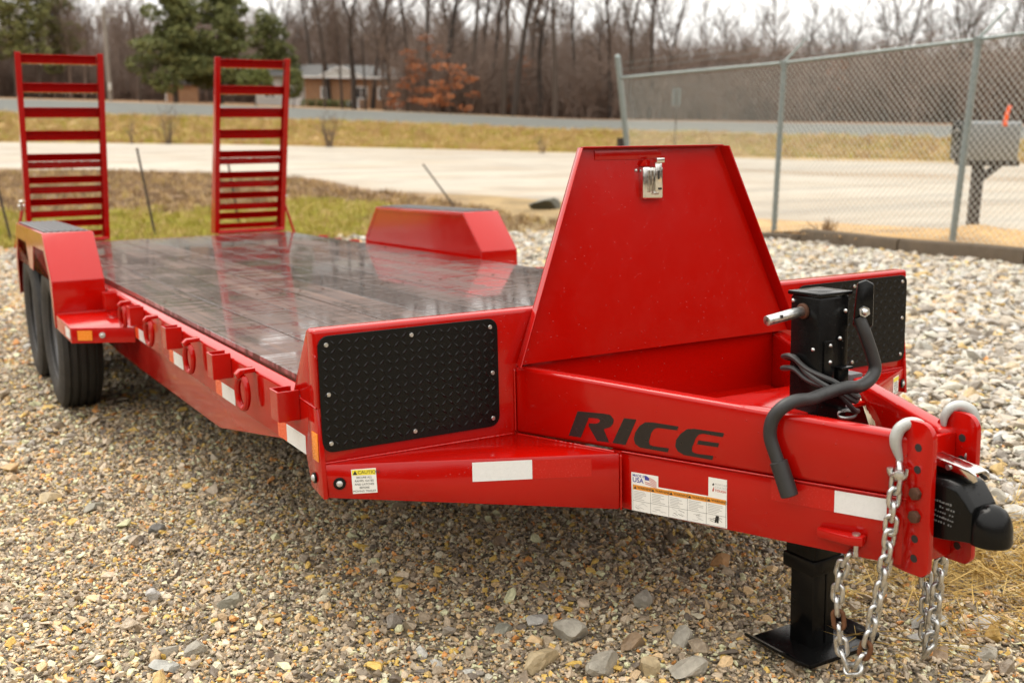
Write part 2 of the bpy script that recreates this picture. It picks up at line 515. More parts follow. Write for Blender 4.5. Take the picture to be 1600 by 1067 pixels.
m_ = MB(); m_.v, m_.f = lv, lf
tag(link('gravel_lot', m_.mesh('gravel_lot', 'bed', fix=False, angle=180)), kind='structure')

# pale wet gravel road that opens into the yard behind the fence
near = [(-70, 62), (-40, 52), (-20, 44), (.85, 35.6), (3.6, 33.1), (6.15, 30.4), (7.85, 26.7), (7.6, 22.0), (9.2, 19.2), (9.9, 17.4), (10.6, 14.0), (11.3, 10.5), (12.0, 7.4), (12.4, 4.0), (13, -2), (16, -14), (24, -40)]
far = [(-70, 104), (-40, 86), (-20, 76), (2.6, 66.0), (8.5, 61.5), (15.0, 56.2), (21, 49.2), (26.4, 42.3), (29, 37.5), (31.5, 32.5), (35, 29.5), (38.5, 26.6), (44, 21), (50, 14), (58, 4), (70, -10), (90, -40)]
def ruled(near, far, n, lift, subdiv=5):
    A = [Vector(p) for p in near]; B = [Vector(p) for p in far]
    def dens(L):
        o = []
        for i in range(len(L) - 1):
            for k in range(subdiv): o.append(L[i].lerp(L[i + 1], k / subdiv))
        return o + [L[-1]]
    A, B = dens(A), dens(B); vs, fs, ts = [], [], []
    for i, (p, q_) in enumerate(zip(A, B)):
        for k in range(n + 1):
            w_ = p.lerp(q_, k / n)
            if k in (0, n): w_ = w_ + Vector((vnoise(w_.x, w_.y, 1.3, 5) - .5, vnoise(w_.x, w_.y, 1.3, 6) - .5)) * .9
            vs.append((w_.x, w_.y, H(w_.x, w_.y) + (lift if 0 < k < n else -.06))); ts.append(k / n)
    for i in range(len(A) - 1):
        for k in range(n): fs.append((i * (n + 1) + k, (i + 1) * (n + 1) + k, (i + 1) * (n + 1) + k + 1, i * (n + 1) + k + 1))
    return vs, fs, ts
vs, fs, ts = ruled(near, far, 26, .006)
PALE, TAN = (.325, .283, .222), (.215, .145, .075)
cols = []
for (x, y, z), k in zip(vs, ts):
    a, r = azr(x, y)
    n = vnoise(x, y, 3.0, 11) * .5 + vnoise(x, y * .4 + x * .2, 1.2, 12) * .5
    tan = max(sm((.07 - k) / .07), sm((k - .985) / .015) * .5)
    band = math.exp(-((k - .58 + .12 * (n - .5)) / .05) ** 2) * sm((a - 33) / 7) * (1 if vnoise(x, y, 4, 13) > .3 else .35)
    ruts = .55 * sm((vnoise((a - 30) * .25, r * 1.1, 1.0, 14) - .52) * 4) + .3 * sm((vnoise(x, y, 1.1, 15) - .6) * 5)
    cols.append(lerp3(PALE, TAN, min(1, max(tan * .8, band, ruts * .6, .35 * sm((n - .62) * 5)))))
m_ = MB(); m_.v, m_.f = vs, fs
me = m_.mesh('gravel_road', colmat('pale_wet_gravel', .16, 1.1, .55, .25, 22, .4, .26), fix=False, angle=180); set_zone(me, cols)
tag(link('gravel_road', me), kind='structure')

# highway on the low bank
vs, fs, cols = [], [], []
aa_ = list(range(-24, 86, 2))
for a in aa_:
    r1 = itp(a, R_HWY)
    for k in range(6):
        r_ = r1 + 11 * k / 5
        x, y, z = P(a, r_); vs.append((x, y, z + .03)); cols.append((.105, .108, .097) if k else (.17, .165, .14))
for i in range(len(aa_) - 1):
    for k in range(5): fs.append((i * 6 + k, i * 6 + k + 1, i * 6 + k + 7, i * 6 + k + 6))
m_ = MB(); m_.v, m_.f = vs, fs
me = m_.mesh('highway', colmat('grey_concrete_road', .10, .5, .75, .1, 30, .15), fix=False, angle=180); set_zone(me, cols)
tag(link('highway', me), kind='structure')

# ------------------------------------------------------------------ loose stone: thousands of real stones on the lot
def rock_mesh(name, seed, flat=.7, n=14, mat=None):
    r = random.Random(seed); bm = bmesh.new()
    for _ in range(n):
        p = Vector((r.gauss(0, 1), r.gauss(0, 1), r.gauss(0, 1))).normalized() * r.uniform(.8, 1.0)
        bm.verts.new((p.x * .5, p.y * .5 * r.uniform(.7, .95), p.z * .5 * flat))
    ret = bmesh.ops.convex_hull(bm, input=bm.verts)
    bmesh.ops.delete(bm, geom=[g for g in ret['geom_interior'] if isinstance(g, bmesh.types.BMVert)], context='VERTS')
    me = bpy.data.meshes.new(name); bm.to_mesh(me); bm.free()
    if mat: me.materials.append(mat)
    return me
def stone_mat(name, stops, rough=.5):
    t = NT(name); oi = t.add('ObjectInfo')
    c = t.ramp(oi.outputs['Random'], stops, 'CONSTANT')
    v = t.coord('Generated'); n = t.noise(v, 4, 5)
    mu = t.add('VectorMath', operation='SCALE'); t.link(c, mu.inputs[0]); t.link(t.rng(n, .25, .75, .72, 1.25), mu.inputs['Scale'])
    t.set(Base_Color=mu.outputs[0], Roughness=t.rng(oi.outputs['Random'], 0, 1, rough - .18, rough + .12), Normal=t.bump(n, .25, .05))
    return t.m
fine_stops = [(0, (0.382, 0.303, 0.206)), (.12, (0.220, 0.172, 0.119)), (.24, (0.514, 0.408, 0.283)), (.36, (0.612, 0.424, 0.218)), (.46, (0.620, 0.408, 0.099)),
              (.53, (0.314, 0.245, 0.166)), (.65, (0.620, 0.555, 0.398)), (.74, (0.143, 0.112, 0.082)), (.82, (0.458, 0.326, 0.186)), (.90, (0.620, 0.605, 0.370)), (.96, (0.620, 0.277, 0.079))]
coarse_stops = [(0, (0.362, 0.317, 0.258)), (.14, (0.265, 0.229, 0.185)), (.28, (0.448, 0.421, 0.341)), (.44, (0.410, 0.350, 0.273)), (.56, (0.433, 0.338, 0.215)),
                (.66, (0.448, 0.431, 0.380)), (.78, (0.193, 0.164, 0.131)), (.87, (0.448, 0.307, 0.117)), (.93, (0.448, 0.431, 0.409))]
M['stone_fine'] = stone_mat('mixed_gravel_stone', fine_stops, .48)
M['stone_coarse'] = stone_mat('pale_crushed_stone', coarse_stops, .5)

def scatter(name, srcs, pts, rots, scls, kinds, hide_coll):
    """ONE object of kind stuff: instances of source meshes on points (geometry nodes)"""
    col = bpy.data.collections.new(hide_coll)
    for i, me in enumerate(srcs):
        o = bpy.data.objects.new('%s_piece' % name, me); col.objects.link(o)
    me = bpy.data.meshes.new(name); n = len(pts)
    me.vertices.add(n); me.vertices.foreach_set('co', np.asarray(pts, dtype=np.float32).ravel())
    a = me.attributes.new('rot', 'FLOAT_VECTOR', 'POINT'); a.data.foreach_set('vector', np.asarray(rots, dtype=np.float32).ravel())
    a = me.attributes.new('scl', 'FLOAT_VECTOR', 'POINT'); a.data.foreach_set('vector', np.asarray(scls, dtype=np.float32).ravel())
    a = me.attributes.new('kindex', 'INT', 'POINT'); a.data.foreach_set('value', np.asarray(kinds, dtype=np.int32))
    o = link(name, me)
    ng = bpy.data.node_groups.new(name + '_scatter', 'GeometryNodeTree')
    ng.interface.new_socket('Geometry', in_out='INPUT', socket_type='NodeSocketGeometry')
    ng.interface.new_socket('Geometry', in_out='OUTPUT', socket_type='NodeSocketGeometry')
    N = ng.nodes; gi = N.new('NodeGroupInput'); go = N.new('NodeGroupOutput')
    ci = N.new('GeometryNodeCollectionInfo'); ci.inputs['Collection'].default_value = col; ci.inputs['Separate Children'].default_value = True
    ip = N.new('GeometryNodeInstanceOnPoints'); ip.inputs['Pick Instance'].default_value = True
    def na_(nm, dt):
        q_ = N.new('GeometryNodeInputNamedAttribute'); q_.data_type = dt; q_.inputs['Name'].default_value = nm; return q_
    ar, asl, ak = na_('rot', 'FLOAT_VECTOR'), na_('scl', 'FLOAT_VECTOR'), na_('kindex', 'INT')
    e2r = N.new('FunctionNodeEulerToRotation')
    L = ng.links
    L.new(gi.outputs[0], ip.inputs['Points']); L.new(ci.outputs[0], ip.inputs['Instance'])
    L.new(ar.outputs[0], e2r.inputs[0]); L.new(e2r.outputs[0], ip.inputs['Rotation'])
    L.new(asl.outputs[0], ip.inputs['Scale']); L.new(ak.outputs[0], ip.inputs['Instance Index'])
    L.new(ip.outputs[0], go.inputs[0])
    md = o.modifiers.new('scatter', 'NODES'); md.node_group = ng
    tag(o, kind='stuff')
    return o

g = np.random.default_rng(5)
def coarse_w(x, y):
    n = np.vectorize(lambda a, b: vnoise(a, b, .8, 21) * .6 + vnoise(a, b, .3, 22) * .4)(x, y)
    w = np.clip((x + .18 * y - .55 + (n - .5) * 1.5) / .9, 0, 1)
    return np.maximum(w, np.clip((n - .72) * 1.5, 0, .2))
def wedge(n_r, dens, rmin, rmax, amin, amax):
    """points over the part of the lot the place shows, thinning with distance"""
    out = []
    for i in range(n_r):
        r0_, r1_ = rmin * (rmax / rmin) ** (i / n_r), rmin * (rmax / rmin) ** ((i + 1) / n_r)
        area = R(amax - amin) / 2 * (r1_ ** 2 - r0_ ** 2); k = int(area * dens((r0_ + r1_) / 2))
        rr = np.sqrt(g.uniform(r0_ ** 2, r1_ ** 2, k)); a = np.radians(g.uniform(amin, amax, k))
        out.append(np.stack([VX + rr * np.sin(a), VY + rr * np.cos(a), rr], 1))
    return np.concatenate(out)
ins = np.vectorize(lambda a, b: inside(a, b))
def lotz(x, y):
    s = np.where(y > 9, 9 + 3 * np.tanh((y - 9) / 3), np.where(y < -6, -6 + 3 * np.tanh((y + 6) / 3), y))
    return -.0478 * s + .00845 * 12 * np.tanh(x / 12)
pp = wedge(30, lambda r: 12000 * min(1, (3.6 / r) ** 1.75), 1.55, 19, -6, 66)
side = [wedge(14, lambda r: 3600 * min(1, (2.6 / r) ** 1.5), .25, 13, a0, a1) for a0, a1 in ((-80, -6), (66, 100))]
side.append(wedge(4, lambda r: 4200, .2, 1.55, -6, 66))
for q_ in side: q_[:, 2] = np.maximum(q_[:, 2], 5.5) * 1.15
pp = np.concatenate([pp] + side)
pp = pp[ins(pp[:, 0], pp[:, 1])]
cw = coarse_w(pp[:, 0], pp[:, 1])
pp = pp[g.uniform(0, 1, len(pp)) > cw * .5]
n = len(pp); far_s = np.maximum(1, (pp[:, 2] / 3.8)) ** .8
sz = np.exp(g.normal(math.log(.0122), .42, n)) * far_s; sz = np.clip(sz, .008, .09)
big = g.uniform(0, 1, n) < .012; sz[big] *= 2.1
pz = lotz(pp[:, 0], pp[:, 1]) + sz * g.uniform(.02, .30, n)
rots = np.stack([g.normal(0, .4, n), g.normal(0, .4, n), g.uniform(0, 6.28, n)], 1)
scl = np.stack([sz * g.uniform(.85, 1.4, n), sz, sz * g.uniform(.7, 1.05, n)], 1)
ROCKS = [rock_mesh('stone', 40 + i, .66, 13, M['stone_fine']) for i in range(8)]
scatter('gravel', ROCKS, np.stack([pp[:, 0], pp[:, 1], pz], 1), rots, scl, g.integers(0, 8, n), 'gravel_pieces')
pp = wedge(24, lambda r: 950 * min(1, (5 / r) ** 1.0), 1.7, 19, 0, 66)
pp = pp[ins(pp[:, 0], pp[:, 1])]
cw = coarse_w(pp[:, 0], pp[:, 1]); pp = pp[g.uniform(0, 1, len(pp)) < cw]
n = len(pp)
sz = np.exp(g.normal(math.log(.041), .38, n)) * (1 + .5 * np.clip((pp[:, 0] - 1.5) / 4, 0, 1)); sz = np.clip(sz, .022, .17)
pz = lotz(pp[:, 0], pp[:, 1]) + sz * g.uniform(.05, .30, n)
rots = np.stack([g.normal(0, .3, n), g.normal(0, .3, n), g.uniform(0, 6.28, n)], 1)
scl = np.stack([sz * g.uniform(.9, 1.5, n), sz * g.uniform(.8, 1.1, n), sz * g.uniform(.65, .95, n)], 1)
CROCKS = [rock_mesh('crushed_stone', 90 + i, .62, 17, M['stone_coarse']) for i in range(8)]
scatter('crushed_rock_gravel', CROCKS, np.stack([pp[:, 0], pp[:, 1], pz], 1), rots, scl, g.integers(0, 8, n), 'crushed_pieces')

# grass: tufts on the turf strip, on the bank and in the rough
def tuft_mesh(name, seed, mat, n=16, h=.1, spread=.07, wf=.05):
    r = random.Random(seed); m = MB()
    for _ in range(n):
        a = r.uniform(0, 6.28); x, y = r.uniform(-spread, spread), r.uniform(-spread, spread)
        l = h * r.uniform(.5, 1.2); b = l * r.uniform(.2, .8); w = h * wf
        dx, dy = math.cos(a), math.sin(a)
        m.raw([(x - dy * w, y + dx * w, 0), (x + dy * w, y - dx * w, 0), (x + dx * b * .4 + dy * w * .6, y + dy * b * .4 - dx * w * .6, l * .65),
               (x + dx * b * .4 - dy * w * .6, y + dy * b * .4 + dx * w * .6, l * .65), (x + dx * b, y + dy * b, l * .95)],
              [(0, 1, 2, 3), (3, 2, 4)])
    return m.mesh(name, mat, fix=False, smooth=False)
def grassmat(name, stops):
    t = NT(name); oi = t.add('ObjectInfo')
    t.set(Base_Color=t.ramp(oi.outputs['Random'], stops), Roughness=.7, Specular_IOR_Level=.2); return t.m
M['turf'] = grassmat('turf_grass', [(0, (.22, .22, .025)), (.4, (.34, .31, .04)), (.7, (.38, .32, .06)), (1, (.40, .28, .10))])
M['dry'] = grassmat('dry_golden_grass', [(0, (.30, .18, .075)), (.45, (.46, .31, .135)), (.75, (.54, .39, .18)), (1, (.38, .29, .075))])
M['deadleaf'] = grassmat('dead_brown_grass', [(0, (.14, .085, .045)), (.5, (.24, .155, .085)), (1, (.34, .24, .13))])
def grass(name, mats, n, rmin, rmax, amin, amax, test, s0, s1, seed, h=.1):
    gg = np.random.default_rng(seed); pts, rt, sl = [], [], []
    while len(pts) < n:
        r_ = math.sqrt(gg.uniform(rmin ** 2, rmax ** 2)); a = gg.uniform(amin, amax)
        x, y = VX + r_ * math.sin(R(a)), VY + r_ * math.cos(R(a))
        if not test(x, y, a, r_): 
            n -= .5; continue
        pts.append((x, y, H(x, y) - .035)); rt.append((0, 0, gg.uniform(0, 6.28))); s = gg.uniform(s0, s1); sl.append((s, s, s * gg.uniform(.7, 1.3)))
    src = [tuft_mesh(name + '_tuft', seed + i, M[m], 16, h) for i, m in enumerate(mats)]
    return scatter(name, src, pts, rt, sl, gg.integers(0, len(mats), len(pts)), name + '_pieces')
ROADP = near + far[::-1]
def off_road(x, y): return not inside(x, y, ROADP)
def near_ok(x, y, a, r):
    if inside(x, y) or not off_road(x, y): return False
    c = zone(x, y); return c[1] > c[0] * .8
def brown_ok(x, y, a, r):
    if inside(x, y) or not off_road(x, y) or x > 8.0: return False
    c = zone(x, y); return c[1] <= c[0] * .8
def bank_ok(x, y, a, r):
    return off_road(x, y) and r < itp(min(58, max(1, a)), R_HWY) - .6
grass('turf', ['turf', 'turf', 'turf', 'dry'], 11000, 15, 24, -2, 27, near_ok, .7, 1.5, 31)
grass('rough_grass', ['deadleaf', 'dry', 'deadleaf'], 9000, 14.5, 36, -2, 36, brown_ok, .8, 1.8, 32)
grass('bank_grass', ['dry', 'dry', 'dry', 'turf'], 26000, 50, 80, -2, 62, bank_ok, 1.6, 3.6, 33)
gg = np.random.default_rng(77); pts, rt, sl = [], [], []
for _ in range(520):      # scraps of dead straw among the stones beside the tongue
    x, y = gg.normal(.82, .26), gg.normal(.12, .22)
    pts.append((x, y, lot(x, y) + gg.uniform(.015, .045))); rt.append((gg.normal(1.5, .12), 0, gg.uniform(0, 6.28))); s = gg.uniform(.5, 1.3); sl.append((s, s, s))
M['straw'] = grassmat('yellow_straw', [(0, (.42, .27, .07)), (1, (.5, .36, .14))])
scatter('straw', [tuft_mesh('straw_wisp', 900 + i, M['straw'], 5, .15, .03, .011) for i in range(4)], pts, rt, sl, gg.integers(0, 4, len(pts)), 'straw_pieces')

# ------------------------------------------------------------------ trees
M['bark'] = simple('grey_brown_bark', (.07, .052, .040), .9, 0, .3, 3)
M['barkdark'] = simple('dark_wet_bark', (.04, .030, .024), .9, 0, .3, 3)
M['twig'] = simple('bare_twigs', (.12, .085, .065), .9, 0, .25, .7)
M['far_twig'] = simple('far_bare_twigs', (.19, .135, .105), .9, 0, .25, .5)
def leafmat(name, stops):
    t = NT(name); v = t.coord(); n = t.noise(v, 1.1, 3)
    gi = t.add('NewGeometry')
    mixf = t.add('Math', operation='ADD'); t.link(t.rng(n, .3, .7, 0, .7), mixf.inputs[0]); t.link(t.rng(gi.outputs['Random Per Island'], 0, 1, 0, .3), mixf.inputs[1])
    t.set(Base_Color=t.ramp(mixf.outputs[0], stops), Roughness=.75, Specular_IOR_Level=.25); return t.m
M['cedar'] = leafmat('cedar_foliage', [(0, (.065, .078, .024)), (.5, (.115, .125, .040)), (1, (.19, .185, .06))])
M['pine'] = leafmat('pine_foliage', [(0, (.08, .085, .03)), (.5, (.14, .14, .045)), (1, (.21, .195, .06))])
M['beech'] = leafmat('rust_beech_leaves', [(0, (.17, .062, .026)), (.5, (.30, .10, .036)), (1, (.40, .15, .05))])
M['lightgreen'] = leafmat('light_green_foliage', [(0, (.07, .085, .02)), (1, (.15, .16, .04))])

def limb(m, rr, p, d, L, r0, r1, segs, n, wob, up):
    """a bent tapering limb; returns points along it"""
    pts = [p.copy()]; d = d.normalized()
    for i in range(segs):
        d = (d + Vector((rr.gauss(0, wob), rr.gauss(0, wob), rr.gauss(0, wob) + up))).normalized()
        pts.append(pts[-1] + d * (L / segs))
    m.tube(pts, [r0 + (r1 - r0) * i / segs for i in range(segs + 1)], n, caps=False)
    return pts
def bare_tree(seed, Ht=17., spread=1., clear=.38, nb=20, lean=0.0, fork=False):
    rr = random.Random(seed); tm, cm = MB(), MB()
    r0 = Ht * .0155
    trunks = []
    base = limb(tm, rr, Vector((0, 0, -.3)), Vector((lean, rr.uniform(-.03, .03), 1)), Ht * (.42 if fork else .96), r0, r0 * (.6 if fork else .16), 9, 7, .035, .03)
    if fork:
        for s in (-1, 1): trunks.append(limb(tm, rr, base[-1], Vector((.28 * s + lean, rr.uniform(-.15, .15), 1)), Ht * .55, r0 * .5, r0 * .1, 8, 6, .06, .06))
    trunks.append(base)
    for tr in trunks:
        k = len(tr) - 1
        for b in range(int(nb / len(trunks)) + 3):
            f = clear + (1 - clear) * (b + rr.random()) / (int(nb / len(trunks)) + 3)
            if fork and tr is not base: f = rr.uniform(.1, 1)
            elif fork: f = rr.uniform(.6, 1)
            i = min(k - 1, int(f * k)); p = tr[i].lerp(tr[i + 1], f * k - i)
            a = b * 2.4 + rr.uniform(-.6, .6); tilt = rr.uniform(.5, 1.15)
            L = Ht * rr.uniform(.16, .30) * spread * (1.15 - .75 * max(0, f - .3))
            bp = limb(cm, rr, p, Vector((math.cos(a) * math.sin(tilt), math.sin(a) * math.sin(tilt), math.cos(tilt))), L, r0 * .30 * (1.15 - f * .7), .022, 5, 4, .13, .10)
            for s in range(6):
                q_ = bp[rr.randint(1, 5)]
                d = (bp[-1] - bp[0]).normalized() + Vector((rr.gauss(0, .6), rr.gauss(0, .6), rr.gauss(.25, .4)))
                sp_ = limb(cm, rr, q_, d, L * rr.uniform(.28, .6), .035, .013, 3, 3, .2, .12)
                for w_ in range(4):
                    d2 = d.normalized() + Vector((rr.gauss(0, .7), rr.gauss(0, .7), rr.gauss(.3, .4)))
                    limb(cm, rr, sp_[rr.randint(1, 3)], d2, L * rr.uniform(.12, .3), .018, .009, 2, 3, .2, .1)
    return tm, cm
def leaf_cloud(m, rr, lobes, n, s):
    """n leaf sprays spread through ellipsoid lobes (centre, radii), denser outside, with gaps"""
    vol = [l[1][0] * l[1][1] + l[1][2] ** 2 for l in lobes]
    for _ in range(n):
        c, ra = rr.choices(lobes, vol)[0]
        d = Vector((rr.gauss(0, 1), rr.gauss(0, 1), rr.gauss(0, 1))).normalized() * rr.uniform(.45, 1.0) ** .5
        p = Vector((c[0] + d.x * ra[0], c[1] + d.y * ra[1], c[2] + d.z * ra[2]))
        u = Vector((rr.gauss(0, 1), rr.gauss(0, 1), rr.gauss(0, .6))).normalized(); w_ = u.orthogonal().normalized()
        w_ = (w_ + u.cross(w_) * rr.uniform(-1, 1)).normalized(); k = s * rr.uniform(.6, 1.4)
        m.raw([p - u * k, p - w_ * k * .45, p + u * k, p + w_ * k * .45], [(0, 1, 2, 3)])

BT = []
for i, kw in enumerate((dict(Ht=18, clear=.42), dict(Ht=17, clear=.35, lean=.08), dict(Ht=19, clear=.5, spread=.8), dict(Ht=16, fork=True),
                        dict(Ht=18, fork=True, lean=-.05), dict(Ht=17, clear=.45, spread=1.15, lean=-.10))):
    tm, cm = bare_tree(300 + i, **kw)
    BT.append((tm.mesh('trunk', 'barkdark' if i % 2 else 'bark', fix=False, angle=180), cm.mesh('crown', 'twig', fix=False, angle=180), kw['Ht']))
def put_tree(name, trunk, crown, a, r, s, rz, label, cat='tree', group=None, sxy=None):
    x, y, z = P(a, r)
    o = empty(name, (x, y, z), (0, 0, rz)); o.scale = (sxy or s, sxy or s, s)
    tag(o, label, cat, group)
    link('trunk', trunk, o); link('crown', crown, o)
    return o
# the trees one can tell apart along the front of the wood (bearing, distance, height, variant)
main = [(20.8, 99, 9, 1), (22.0, 96, 8, 5), (19.9, 101, 8.5, 0), (23.0, 97, 9, 3), (8.39, 128, 11, 2), (10.83, 112, 10.5, 0), (17.9, 122, 15, 3), (19.3, 118, 16, 0), (20.2, 112, 17, 5), (21.39, 97, 18.5, 3), (22.34, 112, 17, 1), (23.43, 100, 18, 4),
        (24.29, 108, 17, 0), (25.25, 104, 18, 2), (26.07, 98, 18, 1), (26.9, 102, 17, 4), (27.49, 96, 17.5, 2), (28.0, 108, 18, 0), (28.59, 100, 18, 5), (29.2, 92, 17, 2),
        (29.75, 90, 18.5, 1), (30.6, 104, 16, 0), (31.11, 94, 17.5, 3), (31.94, 90, 17.5, 0), (33.05, 104, 15, 2), (34.4, 96, 9.5, 2), (34.9, 92, 14.5, 1),
        (36.1, 92, 16.5, 4), (36.9, 94, 16.5, 0), (37.9, 100, 14, 3), (39.72, 112, 11, 0), (40.66, 118, 11.5, 2), (42.0, 112, 10.5, 3), (43.3, 116, 11.5, 5), (44.6, 112, 11, 0),
        (45.8, 120, 11.5, 1), (46.9, 114, 11.5, 4), (48.3, 118, 12, 2), (49.45, 104, 13.5, 3), (50.6, 116, 12, 0), (51.5, 110, 12.5, 5), (52.4, 106, 12.5, 4), (53.6, 112, 12, 1), (54.6, 108, 12.5, 0), (55.6, 112, 12, 3)]
ZONES = [(12, 'near the utility pole behind the left ramp'), (20.6, 'above the roof of the brick house'), (23.6, 'in front of the brick house'), (27.2, 'among the rust-leaved beeches'),
         (32, 'between the beeches and the leaning corner post'), (36, 'close beside the leaning corner post on its left'), (43.6, 'behind the fence bay next to the corner post'), (52.3, 'behind the middle bay of the fence'), (90, 'right of the fence post before the mailbox')]
ORD = ['first', 'second', 'third', 'fourth', 'fifth', 'sixth', 'seventh', 'eighth', 'ninth', 'tenth', 'eleventh', 'twelfth']
def tree_label(i):
    z = next(k for k, (a, n) in enumerate(ZONES) if main[i][0] < a)
    same = sorted((m[0], j) for j, m in enumerate(main) if next(k for k, (a, n) in enumerate(ZONES) if m[0] < a) == z)
    k = [j for _, j in same].index(i)
    if len(same) == 1: return 'bare tree ' + ZONES[z][1]
    return '%s bare tree from the left %s' % (ORD[k], ZONES[z][1])
special = {9: 'tall forked bare tree standing right in front of the brick house', 20: 'tall bare tree with dark leaning trunk left of the twin beech trunks',
           4: 'bare tree behind the yard just left of the wooden utility pole', 27: 'bare double-trunked tree rising above the corner post of the fence',
           38: 'large bare forked tree above the fence rail left of the mailbox', 25: 'short bare snag left of the corner fence post', 0: 'smaller bare tree with a straight trunk before the house windows', 26: 'slender bare tree leaning right beside the short snag'}
for i, (a, r, h_, k) in enumerate(main):
    tm, cm, ht = BT[k]
    lab = special.get(i) or tree_label(i)
    put_tree('bare_tree', tm, cm, a, r, h_ / ht, rnd.uniform(0, 6.28) if k not in (3, 4) else -R(a) + rnd.uniform(-.5, .5), lab, 'tree',
             'bare trees along the front of the wood')
# far wood behind them: one mass nobody could count
JT = []
for tm, cm, ht in BT:
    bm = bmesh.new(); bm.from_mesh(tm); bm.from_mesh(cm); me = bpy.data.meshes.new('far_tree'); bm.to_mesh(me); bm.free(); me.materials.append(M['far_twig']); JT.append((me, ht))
def brush_mesh(seed):
    rr = random.Random(seed); m = MB()
    for _ in range(34):
        a = rr.uniform(0, 6.28); p = Vector((rr.gauss(0, .8), rr.gauss(0, .8), -.1))
        pts = limb(m, rr, p, Vector((math.cos(a) * .35, math.sin(a) * .35, 1)), rr.uniform(2.2, 4.6), .035, .014, 4, 3, .15, .05)
        for _ in range(7):
            d = Vector((rr.gauss(0, 1), rr.gauss(0, 1), rr.gauss(.6, .5)))
            limb(m, rr, pts[rr.randint(1, 4)], d, rr.uniform(.6, 1.6), .020, .012, 2, 3, .25, .05)
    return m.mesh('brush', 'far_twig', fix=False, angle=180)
pts, rt, sl, kd = [], [], [], []
gg = np.random.default_rng(11)
for _ in range(900):
    a = gg.uniform(-14, 74); r = gg.uniform(118, 215)
    x, y, z = P(a, r); h_ = gg.uniform(8.5, 12.5) * (1 + .25 * max(0, (r - 150) / 60)) * (.74 if a > 37 else 1); k = gg.integers(0, 6)
    if a < 16: h_ *= .95
    s = h_ / JT[k][1]
    pts.append((x, y, z)); rt.append((0, 0, gg.uniform(0, 6.28))); sl.append((s * .85, s * .85, s)); kd.append(k)
for _ in range(620):        # unseen wood behind the viewpoint, brought near and tall to darken paint reflections
    a = gg.uniform(84, 336); r = gg.uniform(58, 110)
    x, y, z = P(a, r); k = gg.integers(0, 6); s = gg.uniform(14, 19) / JT[k][1]
    pts.append((x, y, z)); rt.append((0, 0, gg.uniform(0, 6.28))); sl.append((s, s, s)); kd.append(k)
for _ in range(2600):
    a = gg.uniform(-14, 74)
    r0_ = 126 if a < 24 else (92 if a < 38 else 88)
    if 8 < a < 23.4: r0_ = 128
    r = gg.uniform(r0_, 200); x, y, z = P(a, r); s = gg.uniform(.8, 1.5)
    pts.append((x, y, z)); rt.append((0, 0, gg.uniform(0, 6.28))); sl.append((s, s, s * gg.uniform(.8, 1.3))); kd.append(6 + gg.integers(0, 4))
for _ in range(1500):  # unseen brush added under those trees, also to darken what the paint reflects
    a = gg.uniform(84, 336); r = gg.uniform(54, 100); x, y, z = P(a, r); s = gg.uniform(1.3, 2.3)
    pts.append((x, y, z)); rt.append((0, 0, gg.uniform(0, 6.28))); sl.append((s, s, s)); kd.append(6 + gg.integers(0, 4))
scatter('far_woods', [j[0] for j in JT] + [brush_mesh(60 + i) for i in range(4)], pts, rt, sl, kd, 'far_woods_pieces')

def evergreen(name, a, r, seed, lobes, n, s, mat, trunk_h, trunk_r, label, bare=0, group=None):
    rr = random.Random(seed); cm, tm = MB(), MB()
    leaf_cloud(cm, rr, lobes, n, s)
    limb(tm, rr, Vector((0, 0, -.2)), Vector((0, 0, 1)), trunk_h, trunk_r, trunk_r * .3, 7, 7, .03, .02)
    for _ in range(bare):
        z = rr.uniform(.25, .95) * trunk_h; an = rr.uniform(0, 6.28)
        limb(tm, rr, Vector((0, 0, z)), Vector((math.cos(an), math.sin(an), rr.uniform(-.1, .4))), rr.uniform(1, 2.6), trunk_r * .22, .02, 3, 4, .1, .03)
    return put_tree(name, tm.mesh('trunk', 'bark', fix=False, angle=180), cm.mesh('crown', mat, fix=False, smooth=False), a, r, 1, -R(a), label, 'tree', group)
def cedar_lobes(seed, w, h, n, base=.16):
    rr = random.Random(seed); o = []
    for i in range(n):
        f = base + (1 - base) * (i + rr.random()) / n
        sp = w * (1.0 - .75 * max(0, f - .35) / .65) * (.75 if f < .28 else 1)
        an = rr.uniform(0, 6.28); d = sp * rr.uniform(.25, .85)
        o.append(((math.cos(an) * d, math.sin(an) * d * .8, h * f), (rr.uniform(.9, 1.7) * (1.3 - f * .5), rr.uniform(.8, 1.4), rr.uniform(.55, 1.0))))
    return o
evergreen('cedar_tree', 12.5, 104, 1, cedar_lobes(21, 4.1, 10.6, 44), 10500, .22, 'cedar', 9.2, .26,
          'big dark green cedar on the left of the evergreen pair, above the ramps', 8)
evergreen('cedar_tree', 14.7, 106, 2, cedar_lobes(22, 4.4, 10.8, 46), 10800, .22, 'cedar', 9.4, .26,
          'big dark green cedar on the right of the evergreen pair, above the ramps', 8)
evergreen('cedar_tree', 17.2, 116, 3, cedar_lobes(23, 2.9, 9.0, 30), 5200, .22, 'cedar', 7.6, .2,
          'mid-sized dark evergreen behind the grey roof of the house', 5)
evergreen('ornamental_tree', 16.4, 92, 4, [((0, 0, 2.0), (1.5, 1.4, .95)), ((.2, 0, 2.6), (1.0, 1.0, .6))], 2200, .15, 'lightgreen', 1.5, .07, 'small light green rounded tree on the lawn before the house')
evergreen('ornamental_tree', 18.3, 92, 5, [((0, 0, 1.9), (.9, .85, 1.2)), ((.1, 0, 2.6), (.7, .6, .6))], 1800, .14, 'cedar', 1.4, .07, 'small dark upright evergreen by the left end of the house')
